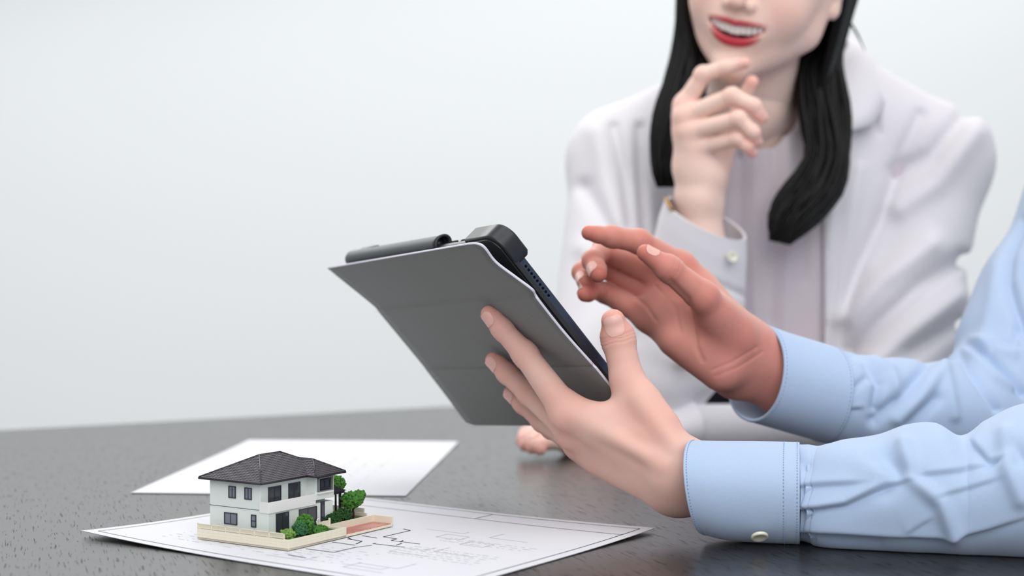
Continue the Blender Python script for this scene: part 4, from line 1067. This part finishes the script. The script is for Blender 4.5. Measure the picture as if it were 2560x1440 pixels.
V, Fq, Cc = join_parts(parts)
mesh_obj('body', V*0.001, Fq, M['skin2'], woman, cols=Cc)
whead.extras(woman)
whand.nails(woman, (0, 1, 2, 3), 0.85); vhand.nails(woman, (1, 2), 0.85)

# overshirt and blouse
def cloth_core(p):
    d = cap(flat(p, w_ch, 1.3), w_ch+np.array([0, -40, 30]), w_hip, 128, 150)
    d = smin(d, cap(p, w_ch+np.array([-8, -15, 118]), sh_r, 60, 46), 50); d = smin(d, cap(p, w_ch+np.array([-8, -15, 118]), sh_l, 62, 48), 50)
    d = smin(d, cap(p, pm(2100, 272, 1.585), pm(2340, 388, 1.575), 58, 49), 25); d = smin(d, cap(p, pm(1770, 300, 1.585), pm(1555, 388, 1.575), 58, 48), 25)
    d = smin(d, cap(p, whead.w(0, -122, -125), w_ch+np.array([0, 10, 90]), 50, 84), 30)
    return d
wfolds = [('g', [(2300, 290), (2255, 380), (2215, 520), (2150, 660), (2112, 780), (2090, 900)], 4, 17), ('g', [(2420, 280), (2330, 390), (2240, 430)], 6, 22), ('r', [(2440, 330), (2340, 460), (2250, 520)], 6, 30),
          ('g', [(2400, 650), (2300, 715), (2210, 800), (2130, 880)], 9, 22), ('r', [(2330, 610), (2200, 700), (2120, 790)], 7, 30), ('r', [(2400, 740), (2290, 820), (2190, 900)], 6, 26),
          ('g', [(2390, 810), (2280, 880)], 6, 20), ('g', [(1535, 320), (1560, 430), (1575, 560)], 5, 14), ('g', [(1600, 320), (1600, 440), (1610, 600)], 5, 14), ('r', [(1490, 330), (1510, 430), (1560, 600)], 4, 26),
          ('g', [(1465, 470), (1520, 570), (1600, 650)], 5, 22), ('r', [(1460, 620), (1500, 680), (1570, 720)], 4, 24), ('g', [(2180, 240), (2195, 330)], 3, 10), ('r', [(2120, 330), (2080, 500), (2070, 700), (2062, 900)], 4, 12),
          ('r', [(2150, 420), (2120, 600), (2090, 800)], 4, 16)]
wedge = [(1870, 120), (2030, 190), (2072, 380), (2058, 560), (2062, 1010), (1700, 1010), (1690, 945), (1800, 915), (1832, 720), (1800, 520), (1770, 300)]
def wedge_d(p):                           # signed distance (mm) to the open front of the overshirt
    u, v = projmm(p.astype(np.float64)); n = len(wedge); d = np.full(len(p), 1e9); ins = np.zeros(len(p), bool)
    for i in range(n):
        a, b = wedge[i], wedge[(i+1) % n]; d = np.minimum(d, segdist2(u, v, a, b))
        c = (a[1] > v) != (b[1] > v); x = (b[0]-a[0])*(v-a[1])/((b[1]-a[1]) or 1e-9)+a[0]; ins ^= c & (u < x)
    d = d/2.4; d[ins] *= -1
    return np.maximum(d, (p[:, 1]-w_ch[1]+15)).astype(np.float32)
neck_n = nrm(whead.w(0, -100, -60)-whead.w(0, -112, -150))
def overshirt(p):
    d = cloth_core(p)
    arm = chain(p, [sh_r, el_r], [48, 50], 10); arm = smin(arm, cap(p, el_r, pm(1700, 700, 1.425), 46, 38), 18)
    arm2 = chain(p, [sh_l, pm(2252, 800, 1.53), el_l], [50, 56, 52], 25); arm2 = smin(arm2, cap(p, el_l, pm(1660, 1066, 1.42), 42, 27), 26)
    d = smin(d, arm, 26); d = smin(d, arm2, 26)
    u, v = projmm(p.astype(np.float64)); fr = np.clip((w_ch[1]+40-p[:, 1])/60, 0, 1)
    near = np.abs(d) < 45
    out = d.copy()
    if near.any(): out[near] -= (1.5*folds_at(u[near], v[near], wfolds)*fr[near]).astype(np.float32)
    out = smax(out, -wedge_d(p), 3)
    out = smax(out, -cap(p, whead.w(0, -100, -50), whead.w(0, -134, -130), 66, 50), 6)
    return out
V, Fq = sdf_mesh(overshirt, (-40, 1300, -420), (560, 1880, 400), 3.6, 1.8, proj=1)
rel = V*0.001 - TK; on_t = ((rel @ TD) < 0) & (V[:, 2] > -45) & (V[:, 2] < 1.2); V[on_t, 2] = 1.2
over = mesh_obj('overshirt', V*0.001, Fq, M['white'], woman)
bfolds = [('r', [(1890, 280), (1888, 500), (1885, 900)], 3.5, 9), ('g', [(1930, 300), (1940, 500), (1925, 800)], 4, 12), ('r', [(1965, 300), (1975, 500), (1960, 900)], 4, 14), ('g', [(2005, 330), (2010, 700)], 4, 12), ('g', [(1850, 400), (1845, 700)], 6, 18)]
def blouse(p):
    d = cloth_core(p) + 9
    u, v = projmm(p.astype(np.float64)); d = d - folds_at(u, v, bfolds).astype(np.float32)
    d = smax(d, -cap(p, whead.w(0, -96, -50), whead.w(0, -132, -112), 60, 46), 3)
    return d
def waist(p):
    return smax(cloth_core(p) + 6, p[:, 2]-58, 3)
V, Fq = sdf_mesh(waist, (60, 1400, -330), (540, 1900, 90), 5.0, 1.6)
mesh_obj('waistband', V*0.001, Fq, M['trousers'], woman)
V, Fq = sdf_mesh(blouse, (60, 1400, -380), (520, 1860, 380), 4.0, 1.6)
mesh_obj('blouse', V*0.001, Fq, M['mauve'], woman)
# collar: a folded strip standing round the neck with two wings
def strip(name, A, B_, m, parent, n=40, k=6, th=0.0018):
    A = catmull(A, n); B_ = catmull(B_, n); V = np.array([A*(1-t)+B_*t + np.array([0, -6*math.sin(math.pi*t), 6*math.sin(math.pi*t)]) for t in np.linspace(0, 1, k)])
    o = mesh_obj(name, V.reshape(-1, 3)*0.001, grid_faces(k, n, False), m, parent); md = o.modifiers.new('t', 'SOLIDIFY'); md.thickness = th; md.offset = 0; return o
strip('collar', [pm(2028, 262, 1.50), pm(2075, 170, 1.53), pm(2122, 108, 1.58), pm(2060, 70, 1.66), pm(1940, 60, 1.69), pm(1810, 80, 1.66), pm(1780, 150, 1.57), pm(1795, 230, 1.50)],
      [pm(2110, 330, 1.475), pm(2190, 300, 1.50), pm(2215, 200, 1.57), pm(2130, 140, 1.70), pm(1940, 120, 1.735), pm(1740, 150, 1.70), pm(1690, 220, 1.55), pm(1730, 310, 1.485)], M['white'], over)
# right cuff, folded at the wrist, with button
cuffW, RcW = sleeve('cuff', [(1666, 500, 1862, 592, 1.405, .034, .003), (1652, 540, 1863, 640, 1.41, .036, .003), (1640, 590, 1860, 700, 1.415, .037, .002), (1622, 660, 1858, 765, 1.42, .040, 0)], [('g', [(1640, 640), (1860, 740)], 1.5, 10)], M['white'], woman, S=50, N=120, thick=0.003)
slv, _ = sleeve('sleeve', [(1634, 640, 1856, 745, 1.42, .036, 0), (1600, 720, 1850, 830, 1.425, .042, 0), (1540, 830, 1800, 950, 1.435, .046, 0), (1480, 930, 1720, 1070, 1.445, .048, 0)],
       [('g', [(1640, 700), (1700, 860)], 5, 16), ('r', [(1760, 760), (1700, 900)], 5, 16)], M['white'], woman, S=90, N=100, noise=1.0, thick=0.001)
button(P(1832, 642, 1.372), (0.2, -1, 0.05), 0.0055, woman, M['button'])
cuffV, _ = sleeve('cuff', [(1560, 1062, 1562, 1118, 1.40, .026, 0), (1640, 1035, 1642, 1124, 1.41, .030, 0), (1720, 1000, 1722, 1126, 1.42, .034, 0)], [], M['white'], woman, S=30, N=80, thick=0.003, zmin=0.001)
b = MB(); b.tube([P(1664, 494, 1.392), P(1668, 505, 1.386), P(1678, 522, 1.385), P(1690, 536, 1.388)], 0.0016, 8); b.build('bracelet', M['gold'], woman, True)
# skirt and legs below the table edge
def woman_legs(p):
    d = None
    for sgn in (-1, 1):
        hip = w_hip + np.array([0, -20, 0]) + sgn*np.array([70, 0, 0]); knee = hip+np.array([-60, -400, 10]); foot = knee+np.array([0, 60, -400])
        c = chain(p, [hip, knee, foot], [80, 56, 38], 20); c = smin(c, cap(p, foot, foot+np.array([-20, -120, -14]), 34, 28), 15); d = c if d is None else smin(d, c, 20)
    return d
V, Fq = sdf_mesh(woman_legs, (40, 1080, -730), (560, 1850, -160), 9.0, 1.5); V[:, 2] = np.maximum(V[:, 2], -719)
mesh_obj('trousers', V*0.001, Fq, M['trousers'], woman)

# hair: cap plus long locks
def hair_cap(p):
    q = f32(((np.asarray(p, np.float64)-whead.o) @ whead.R.T)/whead.sc)
    d = ell(q, (0, -96, 88), (79, 95, 88)); d = smax(d, -ell(q, (0, -2, 36), (60, 62, 78)), 8); d = smax(d, -(q[:, 2]+20+np.clip(-q[:, 1]-90, 0, 60)*0.9), 10)
    return d - 0.4*np.sin(q[:, 0]*0.8+q[:, 1]*0.05)
V, Fq = sdf_mesh(hair_cap, whead.o-np.array([230, 230, 200]), whead.o+np.array([230, 260, 240]), 3.0, 1.6)
HV = [V]; HF = [Fq]; hoff = len(V)
def lock(path, rad, n=26, k=6, flatk=0.55, twist=0.0):
    global hoff
    C = catmull(path, n); r = np.interp(np.linspace(0, 1, n), np.linspace(0, 1, len(rad)), rad)
    ax = np.gradient(C, axis=0); ax /= np.linalg.norm(ax, axis=1)[:, None]; A = np.cross(ax, np.array([0, 1., 0.15])); A /= np.linalg.norm(A, axis=1)[:, None]; Bq = np.cross(ax, A)
    th = np.linspace(0, 2*math.pi, k, endpoint=False)
    R = C[:, None]+(A[:, None]*np.cos(th)[None, :, None]+Bq[:, None]*flatk*np.sin(th)[None, :, None])*r[:, None, None]
    HV.append(R.reshape(-1, 3)); HF.append(grid_faces(n, k)+hoff); hoff += n*k
def mass(L_edge, R_edge, Ls, depth, count, rbase, seed):
    """fills the space between two edges (image directions at depth Ls) with locks"""
    r2 = np.random.default_rng(seed); n = len(L_edge)
    for i in range(count):
        t = r2.uniform(0.02, 0.98); dz = r2.uniform(-1, 1)*math.sqrt(max(0.05, 1-(2*t-1)**2)); ph = r2.uniform(0, 6.28); amp = r2.uniform(0.0, 2.2)
        path = []
        for j in range(n):
            tt = np.clip(t+0.05*math.sin(ph+j*0.9), 0.0, 1.0)
            u = L_edge[j][0]*(1-tt)+R_edge[j][0]*tt; v = L_edge[j][1]*(1-tt)+R_edge[j][1]*tt
            path.append(pm(u, v, Ls[j] + depth[j]*dz*0.001) + np.array([amp*math.sin(ph+j), amp*math.cos(ph*2+j), 0]))
        e = 1-0.25*r2.uniform(0, 1)**2; path = catmull(path, 30)[:int(30*e)+1][::2]
        rr = rbase*r2.uniform(0.5, 1.2); lock(path, [rr*0.8, rr, rr, rr*0.8, rr*0.15], n=22, k=5)
c4 = lambda x, y: (1600+x/2.25, y/2.25)
top_l = whead.w(-20, -80, 172); 
# side seen on the left: falls behind the raised hand
mass([c4(270, -330), c4(225, -150), c4(222, 60), c4(200, 250), c4(150, 430), c4(92, 620), c4(72, 800), c4(80, 980), c4(108, 1070)],
     [c4(420, -420), c4(300, -200), c4(262, 80), c4(330, 270), c4(370, 400), c4(330, 620), c4(300, 800), c4(260, 960), c4(200, 1075)],
     [1.47, 1.475, 1.48, 1.475, 1.465, 1.455, 1.45, 1.445, 1.445], [16, 18, 18, 18, 16, 16, 16, 14, 8], 330, 3.4, 11)
# side seen on the right: falls over the front of the shoulder and curls inwards at the tips
mass([c4(960, -420), c4(1080, -150), c4(1075, 40), c4(985, 240), c4(900, 320), c4(892, 500), c4(925, 720), c4(945, 880), c4(850, 1010), c4(762, 1130), c4(724, 1250), c4(742, 1400)],
     [c4(1050, -460), c4(1190, -200), c4(1165, 40), c4(1125, 240), c4(1118, 380), c4(1150, 560), c4(1165, 740), c4(1160, 900), c4(1125, 1080), c4(1040, 1200), c4(930, 1310), c4(800, 1405)],
     [1.50, 1.515, 1.51, 1.505, 1.50, 1.485, 1.475, 1.465, 1.455, 1.45, 1.445, 1.445], [16, 16, 16, 18, 20, 18, 16, 16, 14, 13, 11, 8], 400, 3.4, 12)
# back of the head
for i in range(70):
    a = rng.uniform(-1.25, 1.25); x = 80*math.sin(a); y = -96-92*math.cos(a)
    lock([whead.w(x*0.1, -90, 172), whead.w(x*0.75, -96-70*math.cos(a), 140), whead.w(x, y, 80), whead.w(x*0.98, y+4, 10), whead.w(x*0.95, y+8, -80), whead.w(x*0.9, y+12, -150+rng.uniform(-20, 10))], [6, 8, 8, 8, 7, 2])
for sx in (-1, 1):
    for i in range(26):
        t = i/25; yy = -30-60*t
        lock([whead.w(sx*2, -40-90*t, 174-22*(1-t)), whead.w(sx*40, yy-14, 152-24*(1-t)), whead.w(sx*70, yy-28, 104), whead.w(sx*76, -80-30*t, 50), whead.w(sx*74, -92-25*t, 0), whead.w(sx*72, -95-20*t, -50)], [5, 7, 7, 7, 6, 3])
# a few loose strands beside the neck
for i in range(4):
    p0 = c4(1140+10*i, 20+30*i); lock([pm(*p0, 1.52), pm(*c4(1180+14*i, 130+20*i), 1.53), pm(*c4(1240+8*i, 220+22*i), 1.54)], [1.2, 1.0, 0.4], n=14, k=5)
mesh_obj('hair', np.concatenate(HV)*0.001, np.concatenate(HF), M['hair'], woman)
